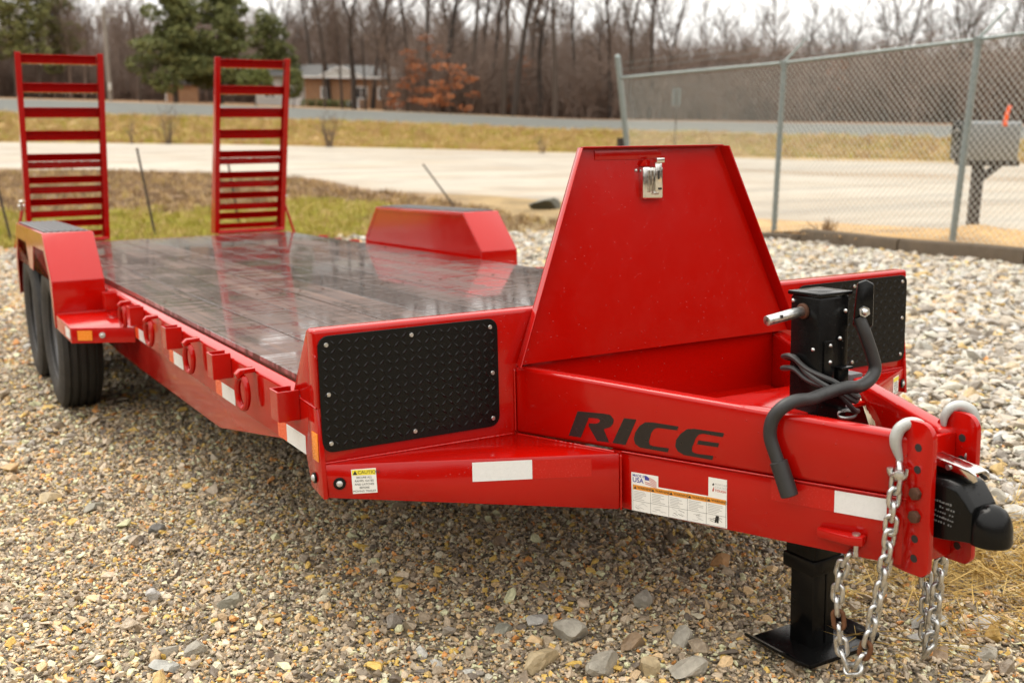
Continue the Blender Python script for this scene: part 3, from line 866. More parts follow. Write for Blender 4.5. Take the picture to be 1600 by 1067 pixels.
for i, (a, r, h_, s_) in enumerate(((4.3, 122, 15.5, 1.0), (5.25, 116, 14.5, 1.0), (6.25, 118, 14.5, 1.05), (7.3, 124, 11.5, .9))):
    rr = random.Random(500 + i)
    lob = [((rr.uniform(-1.2, 1.2), rr.uniform(-1, 1), h_ * f), (rr.uniform(1.1, 2.0) * s_, rr.uniform(1.1, 1.8), rr.uniform(.6, 1.1))) for f in (.30, .38, .44, .5, .56, .62, .68, .74, .8, .86, .92, .97)]
    evergreen('pine_tree', a, r, 510 + i, lob, 3000, .24, 'pine', h_, .21,
              ['tall olive pine at the far left edge', 'tall pine with a bare lower trunk, second from the left', 'tall pine with a full crown directly above the left ramp', 'shorter drooping pine at the right end of the pine group'][i], 14, 'pines behind the left ramp')
for i, (a, r, h_, w_, n_) in enumerate(((24.2, 92, 5.2, 1.7, 620), (26.4, 90, 4.0, 2.6, 900), (25.2, 95, 6.8, 2.2, 760), (30.3, 98, 5.6, 1.7, 380), (46.2, 100, 5.2, 1.5, 420), (48.6, 104, 5.6, 1.5, 300))):
    rr = random.Random(700 + i)
    lob = [((rr.uniform(-.9, .9) * w_ * (1.1 - f * .6), rr.uniform(-.7, .7) * w_, h_ * f), (w_ * rr.uniform(.25, .6), w_ * .4, h_ * rr.uniform(.035, .08))) for f in (.12, .2, .26, .34, .4, .48, .55, .62, .7, .8, .92)]
    evergreen('beech_tree', a, r, 720 + i, lob, n_, .15, 'beech', h_, .10,
              ['rust-leaved young beech nearest the house', 'rust-leaved beech with the widest crown, low by the highway', 'tallest of the rust-leaved beeches beside the house',
               'thin rust-leaved beech among the tall bare trunks', 'rust-leaved beech seen through the fence mesh', 'faint rust-leaved beech seen through the fence further right'][i], 16, 'rust-leaved beeches')
def shrub(a, r, seed, n, h_, w_, label, mat='twig'):
    rr = random.Random(seed); m = MB(); x, y, z = P(a, r)
    for _ in range(n):
        an = rr.uniform(0, 6.28); t_ = rr.uniform(.15, 1.0) * w_
        ps = limb(m, rr, Vector((rr.gauss(0, .08), rr.gauss(0, .08), -.05)), Vector((math.cos(an) * t_, math.sin(an) * t_, 1)), h_ * rr.uniform(.7, 1.15), .022, .008, 5, 4, .12, .04)
        for _ in range(4): limb(m, rr, ps[rr.randint(2, 5)], Vector((rr.gauss(0, .7), rr.gauss(0, .7), 1)), h_ * rr.uniform(.2, .4), .010, .005, 3, 3, .15, .03)
    o = link('bare_shrub', m.mesh('bare_shrub', mat, fix=False, angle=180), None, (x, y, z)); tag(o, label, 'shrub')
shrub(12.05, 62, 801, 15, 2.0, .8, 'bare twiggy shrub on the golden bank between the two ramps')
shrub(20.05, 57, 802, 15, 1.7, .55, 'bare brown shrub on the bank right of the second ramp')
shrub(10.3, 63, 803, 7, 1.2, .7, 'small bare shrub on the bank just right of the left ramp')
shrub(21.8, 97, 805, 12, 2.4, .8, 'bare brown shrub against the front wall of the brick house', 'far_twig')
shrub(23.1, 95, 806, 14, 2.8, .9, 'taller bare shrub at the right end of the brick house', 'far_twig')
shrub(31.2, 50, 804, 6, .8, .6, 'low bare weed on the bank left of the red toolbox lid')

# ------------------------------------------------------------------ houses, pole, road sign
def part_of(root, name, m, mat, bevel=0, loc=(0, 0, 0), **kw):
    return link(name, m.mesh(name, mat, bevel, **kw), root, loc)
def brickmat():
    t = NT('orange_brick'); v0 = t.coord('Object'); mp = t.add('Mapping'); mp.inputs['Rotation'].default_value = (R(90), 0, 0); t.link(v0, mp.inputs[0]); v = mp.outputs[0]
    b = t.add('TexBrick', Scale=1.6); t.link(v, b.inputs['Vector'])
    b.inputs['Color1'].default_value = (.37, .185, .08, 1); b.inputs['Color2'].default_value = (.29, .135, .06, 1); b.inputs['Mortar'].default_value = (.30, .25, .19, 1)
    t.set(Base_Color=b.outputs[0], Roughness=.85); return t.m
M['brick'] = brickmat()
M['roof'] = simple('grey_shingle', (.095, .092, .088), .8, 0, .25, 3)
M['white'] = simple('white_trim', (.74, .74, .72), .5, 0, .05, 3)
M['siding'] = simple('pale_siding', (.55, .55, .52), .6, 0, .06, 3)
M['glass'] = simple('dark_window_glass', (.035, .04, .045), .08, 0, .1, 2)
x, y, z = P(21.06, 112)
hs_ = empty('brick_house', (x, y, z - .2), (0, 0, -R(21.06)))
tag(hs_, 'low brick ranch house with grey roof and white trim behind bare trees', 'house')
part_of(hs_, 'wall', MB().box(-4.2, 5.6, 0, 7, 0, 3.25), 'brick')
wl_ = part_of(hs_, 'wall', MB().box(-9.2, -4.21, 1.5, 7, .3, 3.3), 'siding', label=None) if False else part_of(hs_, 'wall', MB().box(-9.2, -4.21, 1.5, 7, .3, 3.3), 'siding')
wl_['label'] = 'pale sided wing wall'
rf = part_of(hs_, 'roof', MB().raw([(-4.7, -.6, 3.22), (6.1, -.6, 3.22), (6.1, 7.5, 3.22), (-4.7, 7.5, 3.22), (-4.0, 3.4, 4.55), (4.6, 3.4, 4.55)], [(0, 1, 5, 4), (1, 2, 5), (2, 3, 4, 5), (3, 0, 4), (0, 3, 2, 1)]), 'roof', smooth=False)
part_of(rf, 'fascia', MB().box(-4.72, 6.12, -.64, -.59, 3.10, 3.30), 'white')
gb = part_of(hs_, 'gable', MB().prism([(-2.4, -.62, 3.30), (1.2, -.62, 3.30), (-.6, -.62, 4.15)], (0, 2.5, 0)), 'siding', smooth=False)
part_of(gb, 'fascia', MB().prism([(-2.7, -.70, 3.22), (-.6, -.70, 4.20), (1.5, -.70, 3.22), (1.5, -.70, 3.40), (-.6, -.70, 4.38), (-2.7, -.70, 3.40)], (0, .06, 0)), 'white', smooth=False)
part_of(hs_, 'roof', MB().raw([(-9.8, .9, 3.28), (-4.5, .9, 3.28), (-4.5, 7.5, 3.28), (-9.8, 7.5, 3.28), (-8.6, 4.2, 4.5), (-3.8, 4.2, 4.5)], [(0, 1, 5, 4), (1, 2, 5), (2, 3, 4, 5), (3, 0, 4), (0, 3, 2, 1)]), 'roof', smooth=False)
def window(root, x0, x1, z0, z1, yy, fr=.14):
    w = part_of(root, 'window', MB().box(x0, x1, yy - .04, yy + .02, z0, z1), 'glass')
    part_of(w, 'frame', MB().box(x0 - fr, x1 + fr, yy - .07, yy - .045, z1, z1 + fr).box(x0 - fr, x1 + fr, yy - .07, yy - .045, z0 - fr, z0).box(x0 - fr, x0, yy - .068, yy - .045, z0, z1).box(x1, x1 + fr, yy - .068, yy - .045, z0, z1).box((x0 + x1) / 2 - .04, (x0 + x1) / 2 + .04, yy - .064, yy - .045, z0, z1), 'white')
window(hs_, -2.5, -1.8, 1.25, 2.15, 0); window(hs_, .9, 1.9, 1.2, 2.2, 0); window(hs_, 3.2, 4.4, 1.2, 2.2, 0)
window(hs_, -8.3, -7.3, 1.2, 2.5, 1.5); window(hs_, .1, 1.0, .1, .75, 0, .2)
dr = part_of(hs_, 'door', MB().box(-5.6, -4.6, 1.42, 1.50, .35, 2.6), 'white')
part_of(dr, 'handle', MB().box(-4.75, -4.68, 1.38, 1.42, 1.3, 1.42), 'ink')
pr_ = part_of(hs_, 'porch_opening', MB().box(3.6, 5.5, -.06, -.005, 0, 1.0), 'dark')
for px in (3.7, 5.0, 5.4): part_of(hs_, 'porch_post', MB().box(px - .08, px + .08, -1.2, -1.04, -.1, 1.15), 'white')
part_of(hs_, 'porch_roof', MB().box(3.4, 5.8, -1.4, -.02, 1.15, 1.35), 'roof')
m = MB(); rr = random.Random(9)
leaf_cloud(m, rr, [((-3 + .8 * k, -1.2, .35), (.75, .5, .5)) for k in range(6)], 1400, .12)
x2, y2, z2 = P(20.6, 110.2)
hd = link('clipped_hedge', m.mesh('clipped_hedge', 'cedar', fix=False, smooth=False), None, (x2, y2, z2 - .05), (0, 0, -R(21)))
tag(hd, 'low dark hedge along the front wall of the brick house', 'hedge')
x, y, z = P(13.0, 118)
bh = empty('brick_outbuilding', (x, y, z), (0, 0, -R(13)))
tag(bh, 'small brick building half hidden under the right-hand cedar', 'building')
part_of(bh, 'wall', MB().box(-1.9, 1.2, 0, 4, 0, 1.7), 'brick')
part_of(bh, 'trim', MB().box(-2.02, -1.90, -.05, .1, 0, 1.75), 'white')
part_of(bh, 'roof', MB().prism([(-2.3, -.3, 1.7), (1.6, -.3, 1.7), (-.3, -.3, 2.3)], (0, 4.6, 0)), 'roof', smooth=False)

x, y, z = P(9.42, 106)
up_ = empty('utility_pole', (x, y, z), (0, 0, -R(9.4)))
tag(up_, 'weathered pale wooden utility pole rising behind the left ramp', 'pole')
M['polewood'] = simple('weathered_pole_wood', (.24, .21, .18), .85, 0, .2, 2)
part_of(up_, 'pole', MB().tube([(0, 0, -.3), (-.1, 0, 8.3)], [.21, .15], 10), 'polewood')
part_of(up_, 'crossarm', MB().box(-1.0, .9, -.2, -.1, 7.3, 7.42), 'polewood')
for px in (-.9, -.3, .35, .8): part_of(up_, 'insulator', MB().cyl((px, -.15, 7.42), (px, -.15, 7.62), .05, 8), 'siding')
part_of(up_, 'meter_box', MB().box(-.13, .13, -.32, -.2, .9, 1.6), 'siding', .01)

x, y, z = P(38.27, 56)
rs = empty('road_sign', (x, y, H(x, y)), (0, 0, -R(38) + .35))
tag(rs, 'road sign seen from behind on a thin post beyond the fence mesh', 'sign')
part_of(rs, 'post', MB().cyl((0, 0, -.2), (0, 0, 3.0), .035, 8), 'barkdark')
M['signback'] = simple('bare_sign_back', (.12, .145, .15), .45, .5, .08, 4)
part_of(rs, 'panel', MB().box(-.24, .24, .04, .048, 2.15, 3.05), 'signback')

# ------------------------------------------------------------------ chain-link fence
FR, FM = Vector((9.04, 6.73)), Vector((9.21, 9.93))
PO = [Vector((8.72, .35)), Vector((8.88, 3.53)), FR, FM, Vector((9.45 + .869 * .17, 13.95 - .495 * .17))]
fence = empty('chain_link_fence', (FR.x, FR.y, H(FR.x, FR.y)))
tag(fence, 'tall grey chain-link fence topped with barbed wire beside the gravel lot', 'fence')
FO = fence.location.copy()
def fpart(name, m, mat, parent=None, **kw):
    return link(name, m.mesh(name, mat, **kw), parent or fence, -FO if parent is None else (0, 0, 0))
HT = 2.46
base = [Vector((p.x, p.y, H(p.x, p.y))) for p in PO]
rgt = Vector((.869, -.495, 0))
tops = []
for i, b in enumerate(base):
    lean = Vector((0, 0, 0))
    if i == 4: lean = rgt * -.42
    if i == 2: lean = rgt * .10
    t_ = b + Vector((0, 0, HT)) + lean * .9; tops.append(t_)
    r_ = .040 if i in (2, 3) else .044
    if i == 4:
        pe = b + Vector((0, 0, 2.80)) + lean
        fpart('corner_post', MB().cyl(b - Vector((0, 0, .2)), pe, .052, 14).dome(pe, .055, 12, 3), 'galv')
    else:
        ps = fpart('post', MB().cyl(b - Vector((0, 0, .2)), t_, r_, 14), 'galv')
        fpart('post_cap', MB().cyl(t_ - Vector((0, 0, .04)), t_ + Vector((0, 0, .05)), .055, 12).tube([t_ + Vector((-.06, 0, .02)), t_ + Vector((.06, 0, .03))], .035, 10), 'galv', ps)
        fpart('barb_arm', MB().tube([t_ + Vector((0, 0, .03)), t_ + rgt * .30 + Vector((0, 0, .37))], [.022, .014], 6), 'galv', ps)
for i in range(4):
    a, b = tops[i], tops[i + 1]
    if i == 3: b = b + Vector((0, 0, -.03))
    fpart('top_rail', MB().cyl(a + Vector((0, 0, .02)), b + Vector((0, 0, .02)), .024, 10), 'galv')
    for k, (o, h_) in enumerate(((.08, .12), (.19, .25), (.29, .36))):
        m = MB(); a2 = a + rgt * o + Vector((0, 0, h_)); b2 = (b + rgt * o + Vector((0, 0, h_))) if i < 3 else b + Vector((0, 0, .06 + .11 * k))
        n_ = 10; m.tube([a2.lerp(b2, q_ / n_) + Vector((0, 0, -.02 * math.sin(math.pi * q_ / n_))) for q_ in range(n_ + 1)], .0032, 4)
        L_ = (b2 - a2).length
        for q_ in range(int(L_ / .13)):
            p = a2.lerp(b2, (q_ + .5) * .13 / L_) - Vector((0, 0, .018)); v_ = Vector((rnd.uniform(-1, 1), rnd.uniform(-1, 1), rnd.uniform(-1, 1))).normalized() * .022
            m.tube([p - v_, p + v_], .0025, 3)
        fpart('barbed_wire', m, 'galv', fix=False)
    # woven fabric: every wire a zigzag running top to bottom, hooked into its neighbours
    m = MB(); A_, B_ = base[i], base[i + 1]; T0, T1 = tops[i], tops[i + 1]
    span = (B_ - A_).length; pitch = .046; nw_ = int(span / pitch); nr = 52; wr = .0030
    nv = (T1 - T0).normalized().cross(Vector((0, 0, 1))).normalized()
    def fp(u, w_, off):
        u = min(1, max(0, u)); return (A_.lerp(B_, u) + Vector((0, 0, .04))).lerp(T0.lerp(T1, u), w_) + nv * off
    for q_ in range(nw_ + 1):
        ps = []
        for k in range(nr + 1):
            sgn = (k + q_) % 2
            ps.append(fp((q_ + (sgn if True else 0)) * pitch / span, k / nr, (.004 if sgn else -.004)))
        vs, fs = [], []
        e = (T1 - T0).normalized()
        for p in ps:
            vs += [p + e * wr * 1.2, p - e * wr * .6 + nv * wr, p - e * wr * .6 - nv * wr]
        for k in range(nr):
            for j in range(3): fs.append((k * 3 + j, k * 3 + (j + 1) % 3, k * 3 + 3 + (j + 1) % 3, k * 3 + 3 + j))
        m.raw(vs, fs)
    o = fpart('chain_link_fabric', m, 'fencewire', fix=False, smooth=False); tag(o, kind='stuff')
    m = MB()
for i in (1, 2, 3, 4):
    for k in range(5):
        p = base[i].lerp(tops[i], .12 + .18 * k); m = MB(); pts_ = []
        for q_ in range(10):
            a = 2 * math.pi * q_ / 10; pts_.append(p + Vector((math.cos(a) * .05, math.sin(a) * .05, 0)))
        fpart('tie_wire', m.tube(pts_, .003, 4, closed=True), 'galv')

# timber kerb that holds the stones back along the fence
tim = empty('timber_edging', (8.4, 6.5, H(8.4, 6.5)))
tag(tim, 'weathered dark timber kerb along the foot of the fence', 'kerb')
M['timber'] = simple('old_wet_timber', (.075, .052, .030), .85, 0, .5, 5, 0, .4)
edge = [(8.02, -2.2), (8.10, .8), (8.22, 3.6), (8.24, 5.2), (8.46, 7.05), (8.78, 9.0), (8.62, 10.4)]
for i in range(len(edge) - 1):
    a, b = Vector(edge[i]), Vector(edge[i + 1]); d = (b - a).normalized(); nn = Vector((d.y, -d.x))
    k = 7; vs, fs = [], []
    for q_ in range(k + 1):
        p = a.lerp(b, (q_ / k) * .985 + .005); z = H(p.x, p.y); hh = .17 + .02 * vnoise(p.x, p.y, .5, 31) - (.09 if i == 5 else 0)
        for o_, zz in ((0, -.1), (.008, hh - .02), (.03, hh), (.13, hh + .005), (.15, hh - .02), (.155, -.1)):
            w_ = p + nn * (o_ + .02 * (vnoise(p.x, p.y, .3, 32) - .5)); vs.append((w_.x - 8.4, w_.y - 6.5, z + zz - tim.location.z))
    for q_ in range(k):
        for j in range(5): fs.append((q_ * 6 + j, q_ * 6 + j + 1, q_ * 6 + 7 + j, q_ * 6 + 6 + j))
    fs += [tuple(range(6)), tuple(range(k * 6 + 5, k * 6 - 1, -1))]
    part_of(tim, 'timber', MB().raw(vs, fs), 'timber', angle=50)
# sandy dirt banked against the timber under the fence
vs, fs, cols = [], [], []
for i in range(60):
    y = -2 + .22 * i
    for j in range(9):
        e_ = Vector(edge[0]); 
        for q_ in range(len(edge) - 1):
            if edge[q_][1] <= y <= edge[q_ + 1][1]: e_ = Vector(edge[q_]).lerp(Vector(edge[q_ + 1]), (y - edge[q_][1]) / (edge[q_ + 1][1] - edge[q_][1]))
        x = e_.x + .14 + .42 * j; k = j / 8; low = -.08 if j == 8 or i in (0, 59) else 0
        bank = .14 * (1 - k) ** 1.5 + .05 * (vnoise(x, y, .5, 41) - .4) * (1 - k) + .03 * (vnoise(x, y, .15, 42) - .5) * (1 - k)
        bank += .16 * math.exp(-(((x - 10.4) / .7) ** 2 + ((y - 7.3) / .8) ** 2)) * (.7 + .6 * vnoise(x, y, .25, 43))
        if y > 9: bank *= max(0, 1 - (y - 9) / 1.4)
        vs.append((x, y, H(x, y) + .02 + max(bank, -.01) - .045 * sm((k - .75) / .25) + low)); n_ = vnoise(x, y, .6, 44)
        cols.append(lerp3(DIRT, (.26, .16, .075), sm((n_ - .45) * 3)))
for i in range(59):
    for j in range(8): fs.append((i * 9 + j, i * 9 + j + 1, i * 9 + 10 + j, i * 9 + 9 + j))
m_ = MB(); m_.v, m_.f = vs, fs
me = m_.mesh('dirt_bank', colmat('sandy_orange_dirt', .35, 5, .85, .5, 40), fix=False, angle=180); set_zone(me, cols)
tag(link('dirt_bank', me), kind='structure')

gg = np.random.default_rng(91); pts, rt, sl = [], [], []
for _ in range(1500):
    y = gg.uniform(2.5, 9.6); x = 8.30 + .06 * max(0, y - 5) + abs(gg.normal(0, .75)) + .12
    if gg.uniform() < .3: x, y = gg.normal(10.4, .5), gg.normal(7.3, .55)
    ks = .16 * math.exp(-(((x - 10.4) / .7) ** 2 + ((y - 7.3) / .8) ** 2)); s = float(np.exp(gg.normal(math.log(.035), .5)))
    pts.append((x, y, H(x, y) + .03 + ks + .12 * max(0, 1 - (x - 8.4) / 1.6))); rt.append((gg.normal(0, .4), gg.normal(0, .4), gg.uniform(0, 6.28))); sl.append((s, s, s * .8))
M['clod'] = stone_mat('orange_dirt_clod', [(0, (.40, .24, .10)), (.4, (.30, .17, .07)), (.7, (.46, .30, .15)), (.9, (.36, .33, .27))], .8)
scatter('dirt_clods', [rock_mesh('clod', 140 + i, .7, 13, M['clod']) for i in range(5)], pts, rt, sl, gg.integers(0, 5, len(pts)), 'clod_pieces')

# ------------------------------------------------------------------ mailbox on its black post, beyond the fence
mbx = empty('parcel_mailbox', (11.05, 7.97, H(11.05, 7.97)), (0, 0, R(-30)))
tag(mbx, 'big grey mailbox with orange flag on a black wooden post behind the fence', 'mailbox')
MH = .98
pr = []
w_, h0, h1 = .22, MH + .10, MH + .62
pr = [(-.20, h0), (.20, h0), (.22, h1 - .05)] + [(.17 + .05 * math.cos(R(a)), h1 - .05 + .05 * math.sin(R(a))) for a in range(30, 91, 30)] + [(-.17 - .05 * math.cos(R(a)), h1 - .05 + .05 * math.sin(R(a))) for a in range(90, 29, -30)] + [(-.22, h1 - .05)]
bx = part_of(mbx, 'box', MB().prism([(-.30, y_, z_) for y_, z_ in pr], (.74, 0, 0)), 'mailgrey', .008)
part_of(bx, 'door', MB().prism([(-.325, y_ * 1.03, h0 + (z_ - h0) * 1.02 - .005) for y_, z_ in pr], (.022, 0, 0)), 'black', .004)
part_of(bx, 'handle', MB().box(-.35, -.325, -.04, .04, h1 - .14, h1 - .11), 'zinc', .003)
part_of(mbx, 'post', MB().box(-.065, .065, -.065, .065, -.3, MH + .02), 'darkwood', .006)
part_of(mbx, 'shelf', MB().box(-.28, .50, -.14, .14, MH + .02, MH + .098), 'darkwood', .006)
part_of(mbx, 'brace', MB().prism([(.065, -.045, MH - .20), (.065, -.045, MH - .08), (.20, -.045, MH + .02), (.32, -.045, MH + .02)], (0, .09, 0)), 'darkwood', .004)
part_of(mbx, 'flag', MB().prism([(.17, -.235, h1 - .06), (.23, -.235, h1 - .06), (.24, -.235, h1 + .10), (.27, -.235, h1 + .20), (.22, -.235, h1 + .22), (.18, -.235, h1 + .09)], (0, -.006, 0)), 'orange', .001)

# ------------------------------------------------------------------ small things about the yard
def stake(x, y, dx, dy, h_, label):
    o = empty('marker_stake', (x, y, H(x, y))); tag(o, label, 'stake', 'thin leaning stakes along the grass edge')
    d = Vector((dx, dy, h_))
    part_of(o, 'stake', MB().tube([d * -.1, d * .985], [.019, .016], 6), 'darkwood')
    part_of(o, 'cap', MB().cyl(d * .985, d, .021, 6), 'rust')
right = Vector((.869, -.495))
stake(1.36, 14.77, -.20 * .869, .20 * .495, 1.32, 'thin dark stake leaning left between the two ramps')
stake(2.96, 15.99, -.16 * .869, .16 * .495, 1.20, 'thin dark stake seen through the rungs of the right ramp')
stake(-.59, 15.07, -.17 * .869, .17 * .495, 1.05, 'thin dark stake at the left edge beside the left ramp')
stake(7.74, 17.49, -.62 * .869, .62 * .495, .83, 'thin dark stake leaning hard left behind the far fender')
def rock(x, y, sx_, sy_, sz_, rz, col, seed, label, sink=.25, group='larger stones lying in the gravel', name='rock'):
    bm = bmesh.new(); bmesh.ops.create_icosphere(bm, subdivisions=3, radius=.5); rr = random.Random(seed)
    cuts = [(Vector((rr.gauss(0, 1), rr.gauss(0, 1), rr.gauss(0, .8))).normalized(), rr.uniform(.20, .37)) for _ in range(13)]
    for v_ in bm.verts:
        for n_, d in cuts:
            k = v_.co.dot(n_)
            if k > d: v_.co -= n_ * (k - d) * 1.0
        v_.co += Vector((rr.gauss(0, .006), rr.gauss(0, .006), rr.gauss(0, .006)))
        v_.co = Vector((v_.co.x * sx_ * 1.2, v_.co.y * sy_ * 1.2, v_.co.z * sz_ * 1.2))
    me = bpy.data.meshes.new(name); bm.to_mesh(me); bm.free(); me.shade_smooth(); me.set_sharp_from_angle(angle=R(12))
    key = 'rock_%.2f_%.2f' % (col[0], col[1])
    if key not in M:
        t = NT('stone_surface'); v = t.coord(); n1 = t.noise(v, 22, 6, .65); n2 = t.noise(v, 140, 3)
        t.set(Base_Color=t.ramp(n1, [(.3, tuple(c * .62 for c in col)), (.55, col), (.75, tuple(min(1, c * 1.3) for c in col))]), Roughness=.55, Normal=t.bump(n1, .4, .02, t.bump(n2, .2, .004)))
        M[key] = t.m
    me.materials.append(M[key])
    o = link(name, me, None, (x, y, H(x, y) + sz_ * (.5 - sink)), (rr.uniform(-.15, .15), rr.uniform(-.15, .15), rz)); tag(o, label, 'rock', group); return o
GY, TN, OR, DK, BR = (.335, .305, .245), (.44, .345, .20), (.38, .20, .07), (.12, .11, .095), (.28, .19, .11)
rock(-.61, .34, .115, .075, .06, .3, TN, 1, 'large tan half-buried stone at the front of the row below the trailer wing')
rock(-.47, .42, .115, .055, .065, -.75, GY, 2, 'long grey slanted stone just behind the large tan stone', .2)
rock(-.50, .235, .10, .085, .07, .5, GY, 3, 'blocky pale grey stone at the bottom edge right of the large tan stone')
rock(-.34, .11, .13, .075, .055, -.2, GY, 4, 'broad pale grey stone at the bottom edge left of the jack foot')
rock(-.41, .17, .065, .055, .07, 1.0, TN, 5, 'upright tan stone between two pale grey stones at the bottom edge')
rock(-.36, .30, .095, .055, .05, .1, BR, 6, 'brownish flat stone lying above the upright tan stone')
rock(-.24, .25, .085, .055, .06, -.4, GY, 7, 'grey angular stone left of the jack foot')
rock(-.50, .545, .075, .05, .05, .2, (.44, .42, .38), 8, 'white-grey stone at the back of the row below the trailer wing')
rock(-.60, .56, .075, .055, .035, 0, (.30, .29, .23), 9, 'flat greenish grey stone left of the white-grey one')
rock(-.19, .50, .065, .06, .06, .4, GY, 10, 'rounded grey stone in the shade left of the jack')
rock(.19, .60, .085, .05, .06, -.3, OR, 11, 'rust-orange stone in the shade behind the jack')
rock(-.30, 1.12, .085, .035, .045, .55, BR, 12, 'brick-shaped brown stone in the deep shade under the wing')
rock(-1.51, 2.46, .13, .07, .04, .5, TN, 13, 'flat tan stone at the left edge below the front tyre')
rock(-1.38, 2.24, .135, .05, .045, .85, (.27, .25, .19), 14, 'grey wedge-shaped stone beside the flat tan stone')
rock(-1.36, 1.28, .055, .045, .05, .2, (.46, .44, .41), 15, 'pale whitish stone alone in the left foreground gravel')
rock(-1.18, 1.12, .085, .06, .045, .3, (.27, .25, .20), 16, 'dark grey stone in the foreground right of the pale whitish one')
rock(-1.24, 1.86, .07, .04, .045, .3, DK, 17, 'small black stone in the left gravel')
rock(-1.42, .90, .08, .055, .04, .2, GY, 18, 'left pale grey stone of a touching pair in the left foreground')
rock(-1.34, .87, .065, .055, .05, .6, GY, 19, 'right pale grey stone of a touching pair in the left foreground')
rock(-1.42, .82, .085, .06, .035, -.3, (.34, .335, .30), 20, 'flat pale stone at the bottom edge below the touching pair')
rock(.37, -.01, .105, .065, .05, -.5, (.37, .36, .32), 21, 'large pale slab between the two chains', .3)
rock(.30, -.07, .085, .05, .04, -.6, (.36, .34, .30), 22, 'pale tilted stone at the bottom of the far chain')
rock(.45, -.16, .06, .06, .06, .3, (.46, .29, .08), 23, 'ochre yellow stone right of the far chain')
rock(.50, -.10, .105, .055, .035, -.2, (.44, .41, .36), 24, 'cream flat slab behind the ochre yellow stone')
rock(.26, -.15, .08, .05, .045, .5, BR, 25, 'banded brown stone below the pale tilted stone')
rock(.36, -.215, .085, .05, .045, .1, GY, 26, 'grey stone at the bottom edge under the ochre yellow stone')
rock(2.14, 1.04, .16, .09, .06, .2, (.48, .47, .44), 27, 'white flat stone in the coarse gravel right of the coupler')
rock(1.40, .52, .14, .09, .07, -.3, GY, 28, 'pale grey stone right of the coupler ball')
rock(2.70, 1.62, .17, .09, .08, .3, (.46, .33, .17), 29, 'orange tan stone in the coarse gravel right of the far wing')
rock(9.28, 16.4, .80, .55, .30, .2, (.07, .065, .04), 60, 'dark mossy boulder lying on the sand left of the red toolbox lid', .2, None, 'boulder')
# stump and dead weed
x, y, z = P(35.59, 19.5)
tag(link('tree_stump', MB().tube([(0, 0, -.1), (-.02, 0, .7), (-.05, .02, 1.42)], [.09, .08, .075], 9).mesh('tree_stump', 'darkwood'), None, (x, y, z)), 'dark wooden stub post left of the leaning corner post', 'post')
m = MB(); rr = random.Random(4)
for _ in range(26):
    a = rr.uniform(0, 6.28); limb(m, rr, Vector((rr.gauss(0, .05), rr.gauss(0, .05), 0)), Vector((math.cos(a) * .5, math.sin(a) * .5, 1)), rr.uniform(.12, .28), .012, .004, 4, 4, .25, 0)
tag(link('dead_weed', m.mesh('dead_weed', 'deadleaf', fix=False), None, (9.05, 8.75, H(9.05, 8.75) + .1)), 'clump of dead brown weed at the fence foot between the posts', 'weed')

# ------------------------------------------------------------------ the red equipment trailer
OFF = Vector((0, -.66, -.688))                         # trailer-frame point that stands at the world origin (under the jack)
RTW = Matrix(((0.9999643507561338, 0, -0.00844376793050785), (0.00045956027976782444, 0.9985178083217457, 0.05442403208773415),
              (0.00843125264794814, -0.05442597233249449, 0.9984822119168921)))
trailer = empty('equipment_trailer', (0, 0, 0), RTW.to_euler())
tag(trailer, 'long red flatbed equipment trailer with brown plank deck and black jack', 'trailer')
def part(name, m, mat, bevel=0, parent=None, seg=2, angle=35, smooth=True, fix=True, label=None):
    me = m.mesh(name, mat, bevel, seg, angle, smooth, fix) if isinstance(m, MB) else m
    o = link(name, me, parent or trailer, -OFF if parent is None else (0, 0, 0))
    if label: o['label'] = label
    return o
def sub(name, m, mat, parent, **kw): return part(name, m, mat, parent=parent, **kw)

def smoothpath(p, n=5):
    P_ = [Vector(q_) for q_ in p]; o = []
    for i in range(len(P_) - 1):
        a, b, c_, d_ = P_[max(0, i - 1)], P_[i], P_[i + 1], P_[min(len(P_) - 1, i + 2)]
        for k in range(n):
            t_ = k / n
            o.append(.5 * ((2 * b) + (c_ - a) * t_ + (2 * a - 5 * b + 4 * c_ - d_) * t_ ** 2 + (3 * b - a - 3 * c_ + d_) * t_ ** 3))
    return o + [P_[-1]]

# --- deck planks
for k in range(10):
    m = MB().box(-.998 + .2 * k + .002, -.998 + .2 * k + .1945, .045, 6.62, -.04, rnd.uniform(-.0015, .0015))
    part('plank', m, 'plank', .0012, seg=1)

m = MB()
for k in range(10):
    for y in (.12, 2.2, 4.3, 6.5):
        for o in (.045, .152): m.cyl((-.998 + .2 * k + o, y, .0005), (-.998 + .2 * k + o, y, .0030), .0065, 6)
tag(part('deck_screws', m, 'rust', fix=False), kind='stuff')

# --- side rails (channel with a top flange lip), both sides
for s in (-1, 1):
    m = MB()
    pr = [(-1.05, -.17), (-1.05, -.024), (-1.046, -.018), (-1.004, -.018), (-1.0, -.024), (-1.0, -.05), (-1.035, -.05), (-1.035, -.17)]
    m.prism([(x * -s, .05, z) for x, z in pr], (0, 6.6, 0))
    part('side_rail', m, 'red', .003)
    m = MB()   # deep belly beam under the rail, tapered to the front
    m.prism([(-s * -1.03 if False else s * 1.03, y, z) for y, z in ((.27, -.171), (1.07, -.304), (2.6, -.325), (5.4, -.325), (6.4, -.171))], (-s * .04, 0, 0))
    m.box(min(s * .93, s * 1.033), max(s * .93, s * 1.033), .25, 6.4, -.172, -.168)
    part('belly_beam', m, 'red', .004)
m = MB().box(-1.05, 1.05, 6.62, 6.70, -.19, -.004)
part('rear_crossmember', m, 'red', .004)
m = MB()
for k in range(14): m.box(-.99, .99, .3 + .46 * k, .36 + .46 * k, -.15, -.045)
